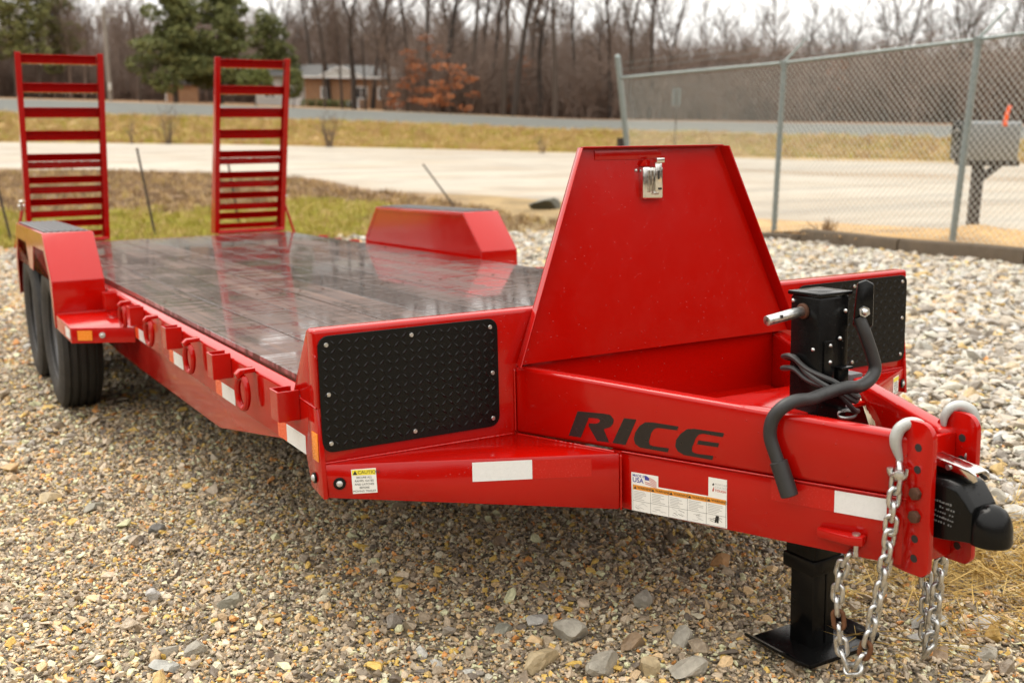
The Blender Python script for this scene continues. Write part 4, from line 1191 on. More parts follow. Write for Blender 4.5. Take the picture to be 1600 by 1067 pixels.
for x in (-.45, .45): m.box(x - .04, x + .04, .05, 6.6, -.30, -.155)
part('cross_members', m, 'dark')

# --- front bulkhead, gussets, tread panels
for s in (-1, 1):
    m = MB().prism([(s * 1.0495, y, z) for y, z in ((.0, .10), (.05, .160), (.185, -.022), (.0, -.030))], (-s * .010, 0, 0))
    part('gusset', m, 'red', .002)
    m = MB().prism([(s * 1.0505, y, z) for y, z in ((.003, -.03), (.06, -.03), (.1, -.173), (.07, -.246), (-.018, -.257), (-.012, -.172))], (-s * .012, 0, 0))
    part('corner_plate', m, 'red', .002)
    # black tread plate with rounded corners, raised lugs and screws
    x0, x1, z0, z1, rc = -.25, .25, -.1465, .1465, .028
    cx_, cz_ = s * .792, .004
    out = []
    for (px, pz, a0) in ((x1 - rc, z1 - rc, 0), (x0 + rc, z1 - rc, 90), (x0 + rc, z0 + rc, 180), (x1 - rc, z0 + rc, 270)):
        for q_ in range(6):
            a = R(a0 + 18 * q_); out.append((cx_ + px + rc * math.cos(a), -.003, cz_ + pz + rc * math.sin(a)))
    pl = part('tread_panel', MB().prism(out, (0, -.0045, 0)), 'tread', .0008, seg=1)
    m = MB(); st = .0212
    for i in range(-13, 14):
        for j in range(-8, 9):
            px, pz = i * st + (0 if True else 0), j * st
            if abs(px) > .238 or abs(pz) > .135 or (abs(px) > .222 and abs(pz) > .118): continue
            sg = 1 if (i + j) % 2 else -1
            d = Vector((.7071, 0, .7071 * sg)); w_ = Vector((-.7071 * sg, 0, .7071)); c = Vector((cx_ + px, -.0074, cz_ + pz)); l = .0125
            vs = []
            for t_, ww, hh in ((-1, 0, 0), (-.5, .0024, .0009), (0, .0032, .0016), (.5, .0024, .0009), (1, 0, 0)):
                vs += [c + d * l * t_ + w_ * ww, c + d * l * t_ + Vector((0, -hh * 1.5, 0)), c + d * l * t_ - w_ * ww]
            fs = []
            for q_ in range(4):
                b_ = q_ * 3; fs += [(b_, b_ + 1, b_ + 4, b_ + 3), (b_ + 1, b_ + 2, b_ + 5, b_ + 4)]
            m.raw(vs, fs)
    tag(sub('tread_lugs', m, 'tread', pl, fix=False, angle=60), kind='stuff')
    for (px, pz) in ((-.228, .124), (.0, .126), (.228, .124), (-.228, 0), (.232, 0), (-.228, -.124), (0, -.126), (.230, -.124)):
        sub('screw', MB().cyl((cx_ + px, -.0075, cz_ + pz), (cx_ + px, -.0095, cz_ + pz), .0062, 10, .005), 'zinc', pl)
part('bulkhead', MB().box(-1.05, 1.05, 0, .055, -.245, .166), 'red', .010, seg=3)

# --- tongue: side wings, upper and lower beams
for s in (-1, 1):
    A, K, B = (s * 1.05, -.006), (s * .365, -.316), (s * .49, -.006)
    m = MB().raw([(A[0], A[1], -.170), (K[0], K[1], -.177), (B[0], B[1], -.173), (A[0], A[1], -.256), (K[0], K[1], -.327), (B[0], B[1], -.30)],
                 [(0, 1, 2), (3, 5, 4), (0, 3, 4, 1), (1, 4, 5, 2), (2, 5, 3, 0)])
    part('tongue_wing', m, 'red', .005)
    F0, F1 = Vector((s * .49, 0)), Vector((s * .062, -.995)); d = (F1 - F0).normalized(); nn = Vector((-d.y * s, d.x * s))
    if nn.x * s < 0: nn = -nn
    def bar(z00, z01, z10, z11, a, b, w0, w1):
        p0, p1 = F0 + d * a, F0 + d * b
        vs = []
        for p, zb_, zt_ in ((p0, z00, z01), (p1, z10, z11)):
            for w_ in (w0, w1):
                q_ = p - nn * w_; vs += [(q_.x, q_.y, zb_), (q_.x, q_.y, zt_)]
        return MB().raw(vs, [(0, 1, 3, 2), (4, 6, 7, 5), (0, 4, 5, 1), (2, 3, 7, 6), (1, 5, 7, 3), (0, 2, 6, 4)])
    part('tongue_beam', bar(-.1735, .013, -.1735, -.036, .0, 1.062, 0, .045), 'red', .011, seg=3)
    part('lower_tongue_beam', bar(-.3275, -.1745, -.329, -.1745, .30, 1.062, .0015, .045), 'red', .006, seg=2)
# weld beads along the visible joints
def bead(pts, r=.0035):
    P_ = smoothpath(pts, 1); L = []; rr = random.Random(len(str(pts)))
    for a, b in zip(P_, P_[1:]):
        n = max(2, int((b - a).length / .006))
        L += [a.lerp(b, k / n) for k in range(n)]
    L.append(P_[-1])
    part('weld_bead', MB().tube(L, [r * (.75 + .45 * math.sin(k * 1.9) ** 2 + rr.uniform(-.1, .2)) for k in range(len(L))], 6), 'red', fix=False, angle=180)
for s in (-1, 1):
    bead([(s * 1.045, -.004, -.169), (s * .50, -.004, -.172)]); bead([(s * .492, -.012, -.173), (s * .372, -.300, -.176)])
    bead([(s * .365, -.3185, -.180), (s * .365, -.3185, -.325)], .0028); bead([(s * .491, -.003, -.168), (s * .491, -.003, .006)], .0028)
    bead([(s * .358, -.308, -.1755), (s * .075, -.966, -.1755)], .0025); bead([(s * 1.051, .188, -.022), (s * 1.051, .004, -.029)], .002)
    bead([(s * 1.052, 3.086, -.122), (s * 1.29, 3.086, -.122)]); bead([(s * 1.052, 2.42, -.122), (s * 1.052, 3.08, -.122)])
# toolbox floor and the plate across the beams at the jack
part('toolbox_floor', MB().prism([(-.43, .01, -.16), (.43, .01, -.16), (.30, -.36, -.16), (-.30, -.36, -.16)], (0, 0, .008)), 'red')
part('jack_plate', MB().prism([(-.255, -.40, -.060), (.255, -.40, -.060), (.165, -.63, -.066), (-.165, -.63, -.066)], (0, 0, .010)), 'red', .002)
part('toolbox_front', MB().box(-.27, .27, -.405, -.395, -.165, -.055), 'red', .002)
part('tongue_floor', MB().prism([(-.19, -.56, -.30), (.19, -.56, -.30), (.06, -.93, -.30), (-.06, -.93, -.30)], (0, 0, .010)), 'red')

# --- the raised toolbox lid, its flanges and the paddle latch
lidv = [(-.487, -.020, .018), (.487, -.020, .018), (.247, .034, .592), (-.247, .034, .592)]
m = MB().prism(lidv, (0, .006, 0))
lid = part('toolbox_lid', m, 'red')
for s in (-1, 1):
    b0, b1 = Vector((s * .487, -.020, .018)), Vector((s * .247, .034, .592))
    o_ = Vector((s * .012, -.042, -.002))
    b0 = b0 + Vector((-s * .0015, .007, 0)); b1 = b1 + Vector((-s * .0015, .007, 0))
    m = MB().raw([b0, b1, b1 + o_, b0 + o_ + Vector((0, 0, .0)), b0 + Vector((s * .004, 0, 0)), b1 + Vector((s * .004, 0, 0)), b1 + o_ + Vector((s * .004, 0, 0)), b0 + o_ + Vector((s * .004, 0, 0))],
                 [(0, 1, 2, 3), (4, 7, 6, 5), (0, 4, 5, 1), (1, 5, 6, 2), (2, 6, 7, 3), (3, 7, 4, 0)])
    sub('lid_flange', m, 'red', lid, bevel=.0012, seg=1)
m = MB().box(-.245, .245, .008, .034, .590, .594)
sub('lid_lip', m, 'red', lid, bevel=.001)
sub('stiffener', MB().box(-.20, .03, .0285, .0345, .556, .583), 'red', lid, bevel=.001)
lx, lz, ly = -.017, .489, .024
la = sub('paddle_latch', MB().box(lx - .036, lx + .036, ly - .022, ly + .006, lz - .046, lz + .046), 'chrome', lid, bevel=.007, seg=3)
# fourth level not used: latch details are siblings on the lid
sub('latch_rod', MB().box(lx + .000, lx + .024, ly - .030, ly - .0215, lz - .024, lz + .058).box(lx - .002, lx + .026, ly - .040, ly - .018, lz + .056, lz + .070), 'chrome', lid, bevel=.002)
sub('latch_channel', MB().box(lx - .022, lx - .016, ly - .0275, ly - .0215, lz - .026, lz + .036).box(lx - .010, lx - .004, ly - .0275, ly - .0215, lz - .026, lz + .036).box(lx - .006, lx + .012, ly - .031, ly - .0225, lz - .033, lz - .027), 'chrome', lid, bevel=.0008, seg=1)
sub('latch_slot', MB().box(lx + .009, lx + .014, ly - .0312, ly - .0302, lz + .010, lz + .034).box(lx + .010, lx + .022, ly - .0312, ly - .0302, lz - .020, lz - .014), 'ink', lid)
sub('latch_tab', MB().prism([(lx - .036, ly - .006, lz + .048), (lx - .002, ly - .006, lz + .048), (lx - .002, ly - .006, lz + .066), (lx - .024, ly - .006, lz + .066)], (0, .003, 0)), 'red', lid)
for px, pz in ((-.044, .036), (.042, .038), (-.042, -.046), (.042, -.046)):
    sub('rivet', MB().dome((lx + px, ly + .004, lz + pz), .0055, 8, 3, (0, -1, 0)), 'zinc', lid)

# --- stake pockets, tie-down rings, tape along both rails
for s in (-1, 1):
    for y in (.165, .822, 1.487, 2.19, 2.82, 5.2, 5.9):
        m = MB()
        xo_, xi_ = s * 1.108, s * 1.0505; a, b = sorted((xo_, xi_))
        m.box(a, b, y - .036, y - .031, -.083, -.004).box(a, b, y + .031, y + .036, -.083, -.004)
        a2, b2 = sorted((xo_, xo_ - s * .005)); m.box(a2, b2, y - .031, y + .031, -.083, -.004)
        part('stake_pocket', m, 'red', .0015, seg=1)
    for y in (.535, 1.195, 1.875, 2.45, 5.55):
        m = MB()      # welded loop bracket
        m.tube([(s * 1.052, y, -.062), (s * 1.075, y, -.030), (s * 1.095, y, -.012), (s * 1.108, y, -.022), (s * 1.105, y, -.045)], .013, 8)
        m2 = MB().box(min(s * 1.051, s * 1.11), max(s * 1.051, s * 1.11), y - .016, y + .016, -.018, -.010)
        br = part('ring_bracket', MB().prism([(s * 1.0505, y - .016, -.008), (s * 1.095, y - .016, -.010), (s * 1.108, y - .016, -.022), (s * 1.106, y - .016, -.034), (s * 1.096, y - .016, -.034), (s * 1.095, y - .016, -.028), (s * 1.086, y - .016, -.023), (s * 1.0505, y - .016, -.021)], (0, .032, 0)), 'red', .002)
        m = MB(); pth = []
        for k in range(24):
            a = 2 * math.pi * k / 24
            pth.append((s * (1.088 + .012 * math.cos(a) * .6), y + .027 * math.cos(a), -.079 + .047 * math.sin(a)))
        m.tube(pth, .0095, 8, closed=True)
        sub('tie_ring', m, 'red', br, smooth=True)
    for y, col in ((.177, 'w'), (.846, 'w'), (1.55, 'w'), (2.235, 'w'), (5.7, 'w')):
        for dy0, dy1, mt, nm in ((-.077, .077, 'whitetape', 'white_reflector'), (.078, .155, 'orangetape', 'red_reflector')):
            part(nm, MB().box(min(s * 1.0502, s * 1.0512), max(s * 1.0502, s * 1.0512), y + dy0, y + dy1, -.1675, -.119), mt)
    part('amber_reflector', MB().box(min(s * 1.0507, s * 1.053), max(s * 1.0507, s * 1.053), .002, .044, -.165, -.093), 'amber', .0008)
    mk = part('marker_light', MB().cyl((s * 1.0508, .038, -.213), (s * 1.056, .038, -.213), .014, 14), 'black', .001)
    sub('lens', MB().dome((s * 1.0558, .038, -.213), .0095, 10, 4, (s, 0, 0), .7), 'lens', mk)

# --- fenders with step plates, outer skirts with wheel openings and front wings
for s in (-1, 1):
    prof = [(3.088, -.19), (3.088, .037), (3.318, .26), (4.693, .26), (4.92, .037), (4.92, -.19)]
    inn = [(4.912, -.19), (4.912, .033), (4.69, .252), (3.321, .252), (3.096, .033), (3.096, -.19)]
    m = MB().prism([(s * 1.059, y, z) for y, z in prof + inn], (s * .237, 0, 0))
    fd = part('fender', m, 'red', .004)
    m = MB().prism([(s * 1.300, y, z) for y, z in ((3.0885, -.19), (3.0885, .0365), (3.3185, .2595), (4.6925, .2595), (4.9195, .0365), (4.9195, -.19), (4.86, -.19),
                    (4.80, .06), (4.66, .17), (4.18, .17), (4.08, .03), (3.90, .03), (3.80, .17), (3.32, .17), (3.17, .05), (3.12, -.19))], (-s * .006, 0, 0))
    sub('fender_skirt', m, 'red', fd, bevel=.002, seg=1)
    m = MB().prism([(s * 1.056, y, z) for y, z in ((3.092, -.05), (3.092, .036), (3.32, .255), (4.69, .255), (4.916, .036), (4.916, -.05))], (s * .005, 0, 0))
    sub('inner_panel', m, 'red', fd, bevel=.002, seg=1)
    m = MB()
    for (y0, z0), (y1, z1) in (((3.35, .246), (4.66, .246)), ((4.66, .246), (4.87, .04))):
        m.prism([(s * 1.0535, y0, z0), (s * 1.0535, y1, z1), (s * 1.0535, y1, z1 - .016), (s * 1.0535, y0, z0 - .016)], (s * .004, 0, 0))
    sub('panel_lip', m, 'red', fd, bevel=.001, seg=1)
    m = MB().box(min(s * 1.075, s * 1.283), max(s * 1.075, s * 1.283), 3.345, 4.66, .2605, .2625)
    for k in range(7):
        xx = s * (1.087 + .0307 * k)
        m.box(min(xx, xx + s * .015), max(xx, xx + s * .015), 3.36, 4.645, .2626, .2665)
    sub('step_plate', m, 'step', fd)
    m = MB().raw([(s * 1.295, 3.085, -.123), (s * 1.295, 2.56, -.123), (s * 1.051, 2.41, -.123), (s * 1.051, 3.085, -.123),
                  (s * 1.295, 3.085, -.192), (s * 1.295, 2.56, -.192), (s * 1.051, 2.41, -.192), (s * 1.051, 3.085, -.192)],
                 [(0, 1, 2, 3), (0, 4, 5, 1), (1, 5, 6, 2)])
    fw = part('fender_wing', m, 'red', .004)
    e1 = (Vector((s * 1.051, 2.41, 0)) - Vector((s * 1.295, 2.56, 0))).normalized(); nn = Vector((-abs(e1.y) * -1 if False else 0, 0, 0))
    nrm = Vector((s * abs(e1.y), -abs(e1.x), 0)); p0 = Vector((s * 1.295, 2.56, 0)) + nrm * .001
    def on(u0, u1, z0, z1, th=.002):
        a, b = p0 + e1 * u0, p0 + e1 * u1
        return MB().prism([(a.x, a.y, z0), (b.x, b.y, z0), (b.x, b.y, z1), (a.x, a.y, z1)], nrm * th)
    sub('amber_reflector', on(.03, .095, -.180, -.136), 'amber', fw)
    c = p0 + e1 * .142 + Vector((0, 0, -.157))
    sub('marker_light', MB().cyl(c, c + nrm * .006, .013, 14).dome(c + nrm * .006, .008, 10, 3, nrm), 'lens', fw)
    sub('white_reflector', MB().box(min(s * 1.2955, s * 1.2965), max(s * 1.2955, s * 1.2965), 2.60, 2.74, -.180, -.136), 'whitetape', fw)

# --- wheels
RW, TW = .388, .200
def tyre_profile():
    h = TW / 2
    p = [(-h * .80, .225), (-h * 1.0, .262), (-h * 1.06, .300), (-h * 1.0, .345), (-h * .90, .374)]
    for g0 in (-.058, -.020, .020, .058):
        p += [(g0 - .008, RW - .002 if abs(g0) > .03 else RW), (g0 - .006, RW - .011), (g0 + .006, RW - .011), (g0 + .008, RW - .002 if abs(g0) > .03 else RW)]
    p += [(h * .90, .374), (h * 1.0, .345), (h * 1.06, .300), (h * 1.0, .262), (h * .80, .225)]
    return p
ty = MB().lathe(tyre_profile(), (0, 0, 0), 'x', 48).mesh('tyre', 'rubber', angle=40)
def rim_mesh(s):
    m = MB(); h = TW / 2
    m.lathe([(s * h * .86, .232), (s * h * .74, .236), (s * h * .60, .212), (s * h * .1, .200), (-s * .02, .185), (-s * .03, .10), (-s * .045, .05), (-s * .05, .05),
             (-s * .035, .10), (-s * .028, .19), (-s * h * .8, .215), (-s * h * .86, .232)], (0, 0, 0), 'x', 40)
    for k in range(8):
        a = 2 * math.pi * k / 8
        m.cyl((-s * .028, .085 * math.cos(a), .085 * math.sin(a)), (s * .0, .085 * math.cos(a), .085 * math.sin(a)), .011, 6)
    return m.mesh('rim', 'rim', angle=40)
rims = {s: rim_mesh(s) for s in (-1, 1)}
hubs = {s: MB().cyl((-s * .06, 0, 0), (s * .03, 0, 0), .052, 20).dome((s * .03, 0, 0), .045, 16, 5, (s, 0, 0), .8).mesh('wheel', 'red', .003) for s in (-1, 1)}
for s in (-1, 1):
    for y in (3.475, 4.44):
        w = link('wheel', hubs[s], trailer, Vector((s * 1.185, y, -.2705)) - OFF)
        link('tyre', ty, w); link('rim', rims[s], w)
for y in (3.475, 4.44):
    part('axle', MB().cyl((-1.1, y, -.27), (1.1, y, -.27), .045, 14), 'dark')

# --- loading ramps standing at the rear, each a wedge-shaped truss of angle irons
def ramp(s):
    xa, xb = s * .430, s * 1.053
    rp = part('ramp', MB().cyl((min(xa, xb) + .02, 6.79, .012), (max(xa, xb) - .02, 6.79, .012), .016, 10), 'red')
    def yf(z): return 6.815 - .415 * z / 1.435
    def yb(z): return 6.955 - .51 * z / 1.435
    for x in (xa, xb):
        a, b = sorted((x, x + (.042 if x == min(xa, xb) else -.042)))
        m = MB().prism([(a, yf(0) - .0, 0), (a, yf(1.43), 1.43), (a, yf(1.445), 1.447), (a, yb(1.445), 1.447), (a, yb(0), 0)], (.006, 0, 0)) if x == min(xa, xb) else \
            MB().prism([(b - .006, yf(0), 0), (b - .006, yf(1.43), 1.43), (b - .006, yf(1.445), 1.447), (b - .006, yb(1.445), 1.447), (b - .006, yb(0), 0)], (.006, 0, 0))
        f0, f1 = Vector((a, yf(0), 0)), Vector((a, yf(1.44), 1.44))
        m.prism([(a + .0003, yf(0) - .0002, 0), (b - .0003, yf(0) - .0002, 0), (b - .0003, yf(1.44), 1.4445), (a + .0003, yf(1.44), 1.4445)], (0, .006, .001))
        m.prism([(a + .0003, yb(0) - .0062, 0), (b - .0003, yb(0) - .0062, 0), (b - .0003, yb(1.44) - .004, 1.4445), (a + .0003, yb(1.44) - .004, 1.4445)], (0, .005, .001))
        sub('rail', m, 'red', rp, bevel=.0015, seg=1)
    x0, x1 = min(xa, xb) + .044, max(xa, xb) - .044
    for (zt_, zb_) in ((1.43, 1.365), (1.225, 1.158), (1.047, .972), (.874, .80), (.70, .645), (.525, .470), (.352, .297), (.178, .122), (.03, -.01)):
        y0 = yf(zt_) + .003; y1 = yf(zb_) + .003; d_ = .050
        m = MB().prism([(x0, y0, zt_), (x0, y0 + d_, zt_ - .002), (x0, y1 + d_, zb_ - .002), (x0, y1, zb_), (x0, y1, zb_ + .005), (x0, y1 + d_ - .005, zb_ + .004), (x0, y0 + d_ - .005, zt_ - .008), (x0, y0, zt_ - .005)], (x1 - x0, 0, 0))
        sub('rung', m, 'red', rp, bevel=.0012, seg=1)
    for (zt_, zb_) in ((.64, .588), (.445, .390), (.253, .198), (.08, .03)):
        m = MB().prism([(x0, yb(zt_) - .01, zt_), (x0, yb(zb_) - .01, zb_), (x0, yb(zb_) - .016, zb_), (x0, yb(zt_) - .016, zt_)], (x1 - x0, 0, 0))
        sub('rung', m, 'red', rp)
    xo_ = xb + s * .014
    sub('brace', MB().cyl((xo_, yb(.27), .27), (xo_ + s * .075, 6.83, -.03), .012, 8), 'red', rp)
    sub('latch_pin', MB().cyl((xo_ - s * .02, yb(.30), .30), (xo_ + s * .03, yb(.30), .30), .010, 8).cyl((xo_ + s * .006, yb(.27), .27), (xo_ + s * .006, yb(.34), .34), .014, 8), 'zinc', rp)
    m = MB()      # rain hanging under the rungs
    rr = random.Random(5 + s)
    for zb_ in (1.365, 1.158, .972, .80, .645, .47, .297):
        for _ in range(9):
            x = rr.uniform(x0 + .02, x1 - .02); r_ = rr.uniform(.003, .006)
            m.dome((x, yf(zb_) - .012, zb_ - .007), r_, 6, 3, (0, 0, -1), 1.4)
    tag(sub('rain_drops', m, 'lens', rp, fix=False), kind='stuff')
for s in (-1, 1): ramp(s)

# --- jack
JX, JY = .016, -.612
jk = part('jack', MB().box(JX - .049, JX + .049, JY - .049, JY + .049, -.46, .226), 'black', .007, seg=2)
sub('cap', MB().prism([(JX - .054, JY - .054, .226), (JX + .054, JY - .054, .226), (JX + .054, JY + .054, .226), (JX - .054, JY + .054, .226)], (0, 0, .010)).dome((JX, JY, .235), .035, 14, 3, (0, 0, 1), .12), 'black', jk, bevel=.003)
sub('shaft', MB().cyl((JX - .048, JY + .004, .190), (JX - .165, JY + .006, .176), .0125, 14), 'zinc', jk, bevel=.002)
sub('shaft_hole', MB().cyl((JX - .130, JY - .0075, .1805), (JX - .130, JY - .0072, .1885), .0035, 8), 'ink', jk)
sub('shaft_collar', MB().cyl((JX - .046, JY + .004, .190), (JX - .056, JY + .004, .189), .019, 14), 'rust', jk, bevel=.002)
sub('collar', MB().box(JX - .054, JX + .054, JY - .054, JY + .054, -.465, -.425), 'black', jk, bevel=.006)
sub('drop_leg', MB().box(JX - .038, JX + .038, JY - .038, JY + .038, -.662, -.46).box(JX + .004, JX + .012, JY - .0405, JY - .0375, -.655, -.47), 'black', jk, bevel=.005)
m = MB()
fo = .105
m.prism([(JX - fo, JY - fo * .95, -.672), (JX + fo, JY - fo * .95, -.672), (JX + fo, JY + fo * .95, -.672), (JX - fo, JY + fo * .95, -.672)], (0, 0, .012))
for sx_ in (-1, 1):
    m.prism([(JX + sx_ * fo, JY - fo * .95, -.660), (JX + sx_ * fo * 1.35, JY - fo * .9, -.640), (JX + sx_ * fo * 1.35, JY + fo * .9, -.640), (JX + sx_ * fo, JY + fo * .95, -.660)], (0, 0, -.010))
sub('foot', m, 'black', jk, bevel=.003)
yf_ = JY - .0495
sub('mounting_strip', MB().box(JX - .036, JX - .004, yf_ - .006, yf_ + .001, .02, .122), 'black', jk, bevel=.001)
sub('strap_clip', MB().box(JX + .006, JX + .040, yf_ - .010, yf_ + .001, .005, .052).box(JX + .004, JX + .042, yf_ - .022, yf_ + .001, .050, .056), 'black', jk, bevel=.001)
for px, pz in ((-.019, .110), (-.019, .070), (.028, .190), (.012, .125)):
    sub('screw', MB().dome((JX + px, yf_ - .005, pz), .0055, 8, 3, (0, -1, 0)), 'zinc', jk)
for py, pz in ((-.038, .212), (.030, .10)):
    sub('screw', MB().dome((JX - .049, JY + py * -1, pz), .0055, 8, 3, (-1, 0, 0)), 'zinc', jk)
# crank handle: slotted bracket with bolt, then a bent tube round the jack down to the grip
cb = MB(); bx_, by_ = JX + .062, JY - .062
cb.prism([(bx_ - .004, by_ + .012, .150), (bx_ + .030, by_ - .018, .150), (bx_ + .030, by_ - .018, .252), (bx_ + .016, by_ - .006, .262), (bx_ + .002, by_ + .007, .255)], (-.010, -.012, 0))
sub('crank_bracket', cb, 'black', jk, bevel=.004)
sub('bracket_slot', MB().prism([(bx_ - .001, by_ - .006, .205), (bx_ + .008, by_ - .014, .205), (bx_ + .008, by_ - .014, .245), (bx_ - .001, by_ - .006, .245)], (-.0022, -.0026, 0)), 'ink', jk)
c = Vector((bx_ + .006, by_ - .012, .188))
sub('crank_bolt', MB().cyl(c, c + Vector((-.013, -.0156, 0)), .013, 6).dome(c + Vector((-.013, -.0156, 0)), .009, 8, 3, (-.64, -.77, 0)), 'zinc', jk)
pth = [(.076, -.680, .172), (.083, -.692, .137), (.103, -.70, .08), (.108, -.705, .045), (.082, -.71, .022), (.040, -.715, .013), (-.002, -.725, .020), (-.037, -.712, .013), (-.075, -.712, .008), (-.120, -.722, .006), (-.165, -.722, .008), (-.198, -.715, -.004), (-.214, -.700, -.033), (-.217, -.696, -.071), (-.212, -.706, -.107), (-.208, -.717, -.135)]
sub('crank_handle', MB().tube(smoothpath(pth), .0155, 12), 'grip', jk)
q0, q1 = Vector((-.2085, -.7155, -.128)), Vector((-.197, -.742, -.206))
sub('grip', MB().tube([q0, q0.lerp(q1, .02), q0.lerp(q1, .98), q1], [.0165, .0205, .0205, .018], 14), 'grip', jk, bevel=.0)
m = MB()
for z0, z1, o in ((.055, .0, 0), (.030, -.012, .012), (.046, -.030, .022)):
    lo = []
    for k in range(40):
        a = 2 * math.pi * k / 40
        rx = .066 + .004 * math.sin(3 * a + o * 90); sq = max(abs(math.cos(a)), abs(math.sin(a))) ** -.55
        lo.append((JX + rx * sq * math.cos(a), JY + rx * sq * math.sin(a) - (.045 * max(0, -math.sin(a)) ** 2), (z0 + z1) / 2 + (z0 - z1) * .8 * -math.cos(a + .6) * 1.1 + .004 * math.sin(5 * a)))
    m.tube(lo, .0066, 8, closed=True)
sub('coiled_cable', m, 'grip', jk)
sub('ring_pin', MB().tube([(JX + .04 + .022 * math.cos(a * .5), JY - .058 - .012 * math.cos(a * .5), -.064 + .010 * math.sin(a * .5)) for a in range(13)], .004, 6), 'zinc', jk)

# --- hitch plates, coupler
for s in (-1, 1):
    ox = s * .0765
    out = []
    for (y, z) in ((-.925, -.332), (-.965, -.337), (-1.012, -.336)): out.append((ox, y, z))
    for (cy_, cz_, a0) in ((-1.004, -.318, 270), (-.997, -.028, 180)):
        pass
    for k in range(5): a = R(90 * k / 4); out.append((ox, -1.004 - .022 * math.sin(a), -.314 - .022 * math.cos(a)))
    for k in range(7): a = R(90 * k / 6); out.append((ox, -.992 - .034 * math.cos(a), -.034 + .034 * math.sin(a)))
    out += [(ox, -.955, .0), (ox, -.925, -.03)]
    hp = part('hitch_plate', MB().prism(out, (-s * .0135, 0, 0)), 'red', .0025)
    for k, z in enumerate((-.055, -.103, -.155, -.206, -.256, -.300)):
        if k in (2, 3):
            sub('bolt', MB().cyl((ox - s * .002, -.990, z), (ox + s * .010, -.990, z), .0145, 6), 'rust', hp, bevel=.002)
        else:
            sub('bolt_hole', MB().cyl((ox - s * .0136, -.990, z), (ox + s * .0006, -.990, z), .0088, 14), 'dark', hp)
            sub('hole_back', MB().cyl((ox - s * .0142, -.990, z), (ox - s * .0137, -.990, z), .0088, 14), 'dark', hp)
part('hitch_channel', MB().box(-.062, .062, -.975, -.960, -.325, -.045), 'red', .002)
m = MB()
sec = [(-.962, -.252, -.128, .050), (-1.00, -.252, -.122, .050), (-1.040, -.248, -.119, .049), (-1.066, -.244, -.124, .047), (-1.086, -.241, -.146, .044), (-1.10, -.240, -.165, .042)]
vs, fs = [], []
for (y, zb_, zt_, hw) in sec:
    vs += [(-hw, y, zb_), (-hw, y, zt_ - .012), (-hw * .75, y, zt_), (hw * .75, y, zt_), (hw, y, zt_ - .012), (hw, y, zb_)]
for i in range(len(sec) - 1):
    for j in range(6): fs.append((i * 6 + j, i * 6 + (j + 1) % 6, (i + 1) * 6 + (j + 1) % 6, (i + 1) * 6 + j))
fs += [tuple(range(6)), tuple(range(len(sec) * 6 - 1, len(sec) * 6 - 7, -1))]
m.raw(vs, fs)
cp = part('coupler', m, 'black', .0035, seg=3)
m = MB()
m.lathe([(-.243, .0), (-.243, .041), (-.236, .0435), (-.205, .042), (-.188, .038), (-.173, .030), (-.162, .017), (-.159, .0)], (0, -1.116, 0), 'z', 36)
sub('ball_socket', m, 'black', cp, angle=50)
m = MB(); rr = random.Random(3)
for k in range(5):
    y = -.978 - .004 * k
    for _ in range(14):
        y -= rr.uniform(.004, .007)
        if y < -1.085 + .006 * k or rr.random() < .15: continue
        z = -.165 - .011 * k + (y + .97) * .06
        m.box(-.0506, -.0485, y, y + rr.uniform(.0018, .0036), z, z + rr.uniform(.0025, .0045))
sub('cast_marks', m, 'castmark', cp)
# chrome latch lever
m = MB()
lev = [(-.955, -.080), (-1.03, -.088), (-1.072, -.093), (-1.090, -.099), (-1.093, -.113), (-1.082, -.120), (-1.062, -.110), (-1.02, -.104), (-.955, -.098)]
m.prism([(-.022, y, z) for y, z in lev], (.004, 0, 0)); m.prism([(.018, y, z) for y, z in lev], (.004, 0, 0))
m.prism([(-.018, y, z) for y, z in ((-.955, -.080), (-1.03, -.088), (-1.085, -.0965), (-1.085, -.1005), (-1.03, -.092), (-.955, -.084))], (.036, 0, 0))
sub('latch_lever', m, 'chrome', cp, bevel=.0015)
sub('latch_body', MB().prism([(-.015, y, z) for y, z in ((-.99, -.125), (-.985, -.105), (-1.03, -.098), (-1.06, -.11), (-1.065, -.126))], (.030, 0, 0)), 'black', cp, bevel=.003)
sub('latch_pin', MB().cyl((-.026, -1.025, -.098), (.026, -1.025, -.098), .006, 10), 'zinc', cp)

# chain bracket on each lower beam
for s in (-1, 1):
    F0, F1 = Vector((s * .49, 0)), Vector((s * .062, -.995)); d = (F1 - F0).normalized(); nn = Vector((-d.y * s, d.x * s)); nn = nn if nn.x * s > 0 else -nn
    a = F0 + d * .860; b = F0 + d * .968
    m = MB().prism([(a.x, a.y, -.292), (b.x, b.y, -.292), (b.x + nn.x * .028, b.y + nn.y * .028, -.292), (b.x - d.x * .03 + nn.x * .036, b.y - d.y * .03 + nn.y * .036, -.292), (a.x + nn.x * .022, a.y + nn.y * .022, -.292)], (0, 0, .022))
    ck = part('chain_bracket', m, 'red', .004)
    c = F0 + d * .95 + nn * .018
    sub('bracket_bolt', MB().cyl((c.x, c.y, -.272), (c.x, c.y, -.266), .009, 12).cyl((c.x, c.y, -.292), (c.x, c.y, -.318), .006, 8), 'zinc', ck)

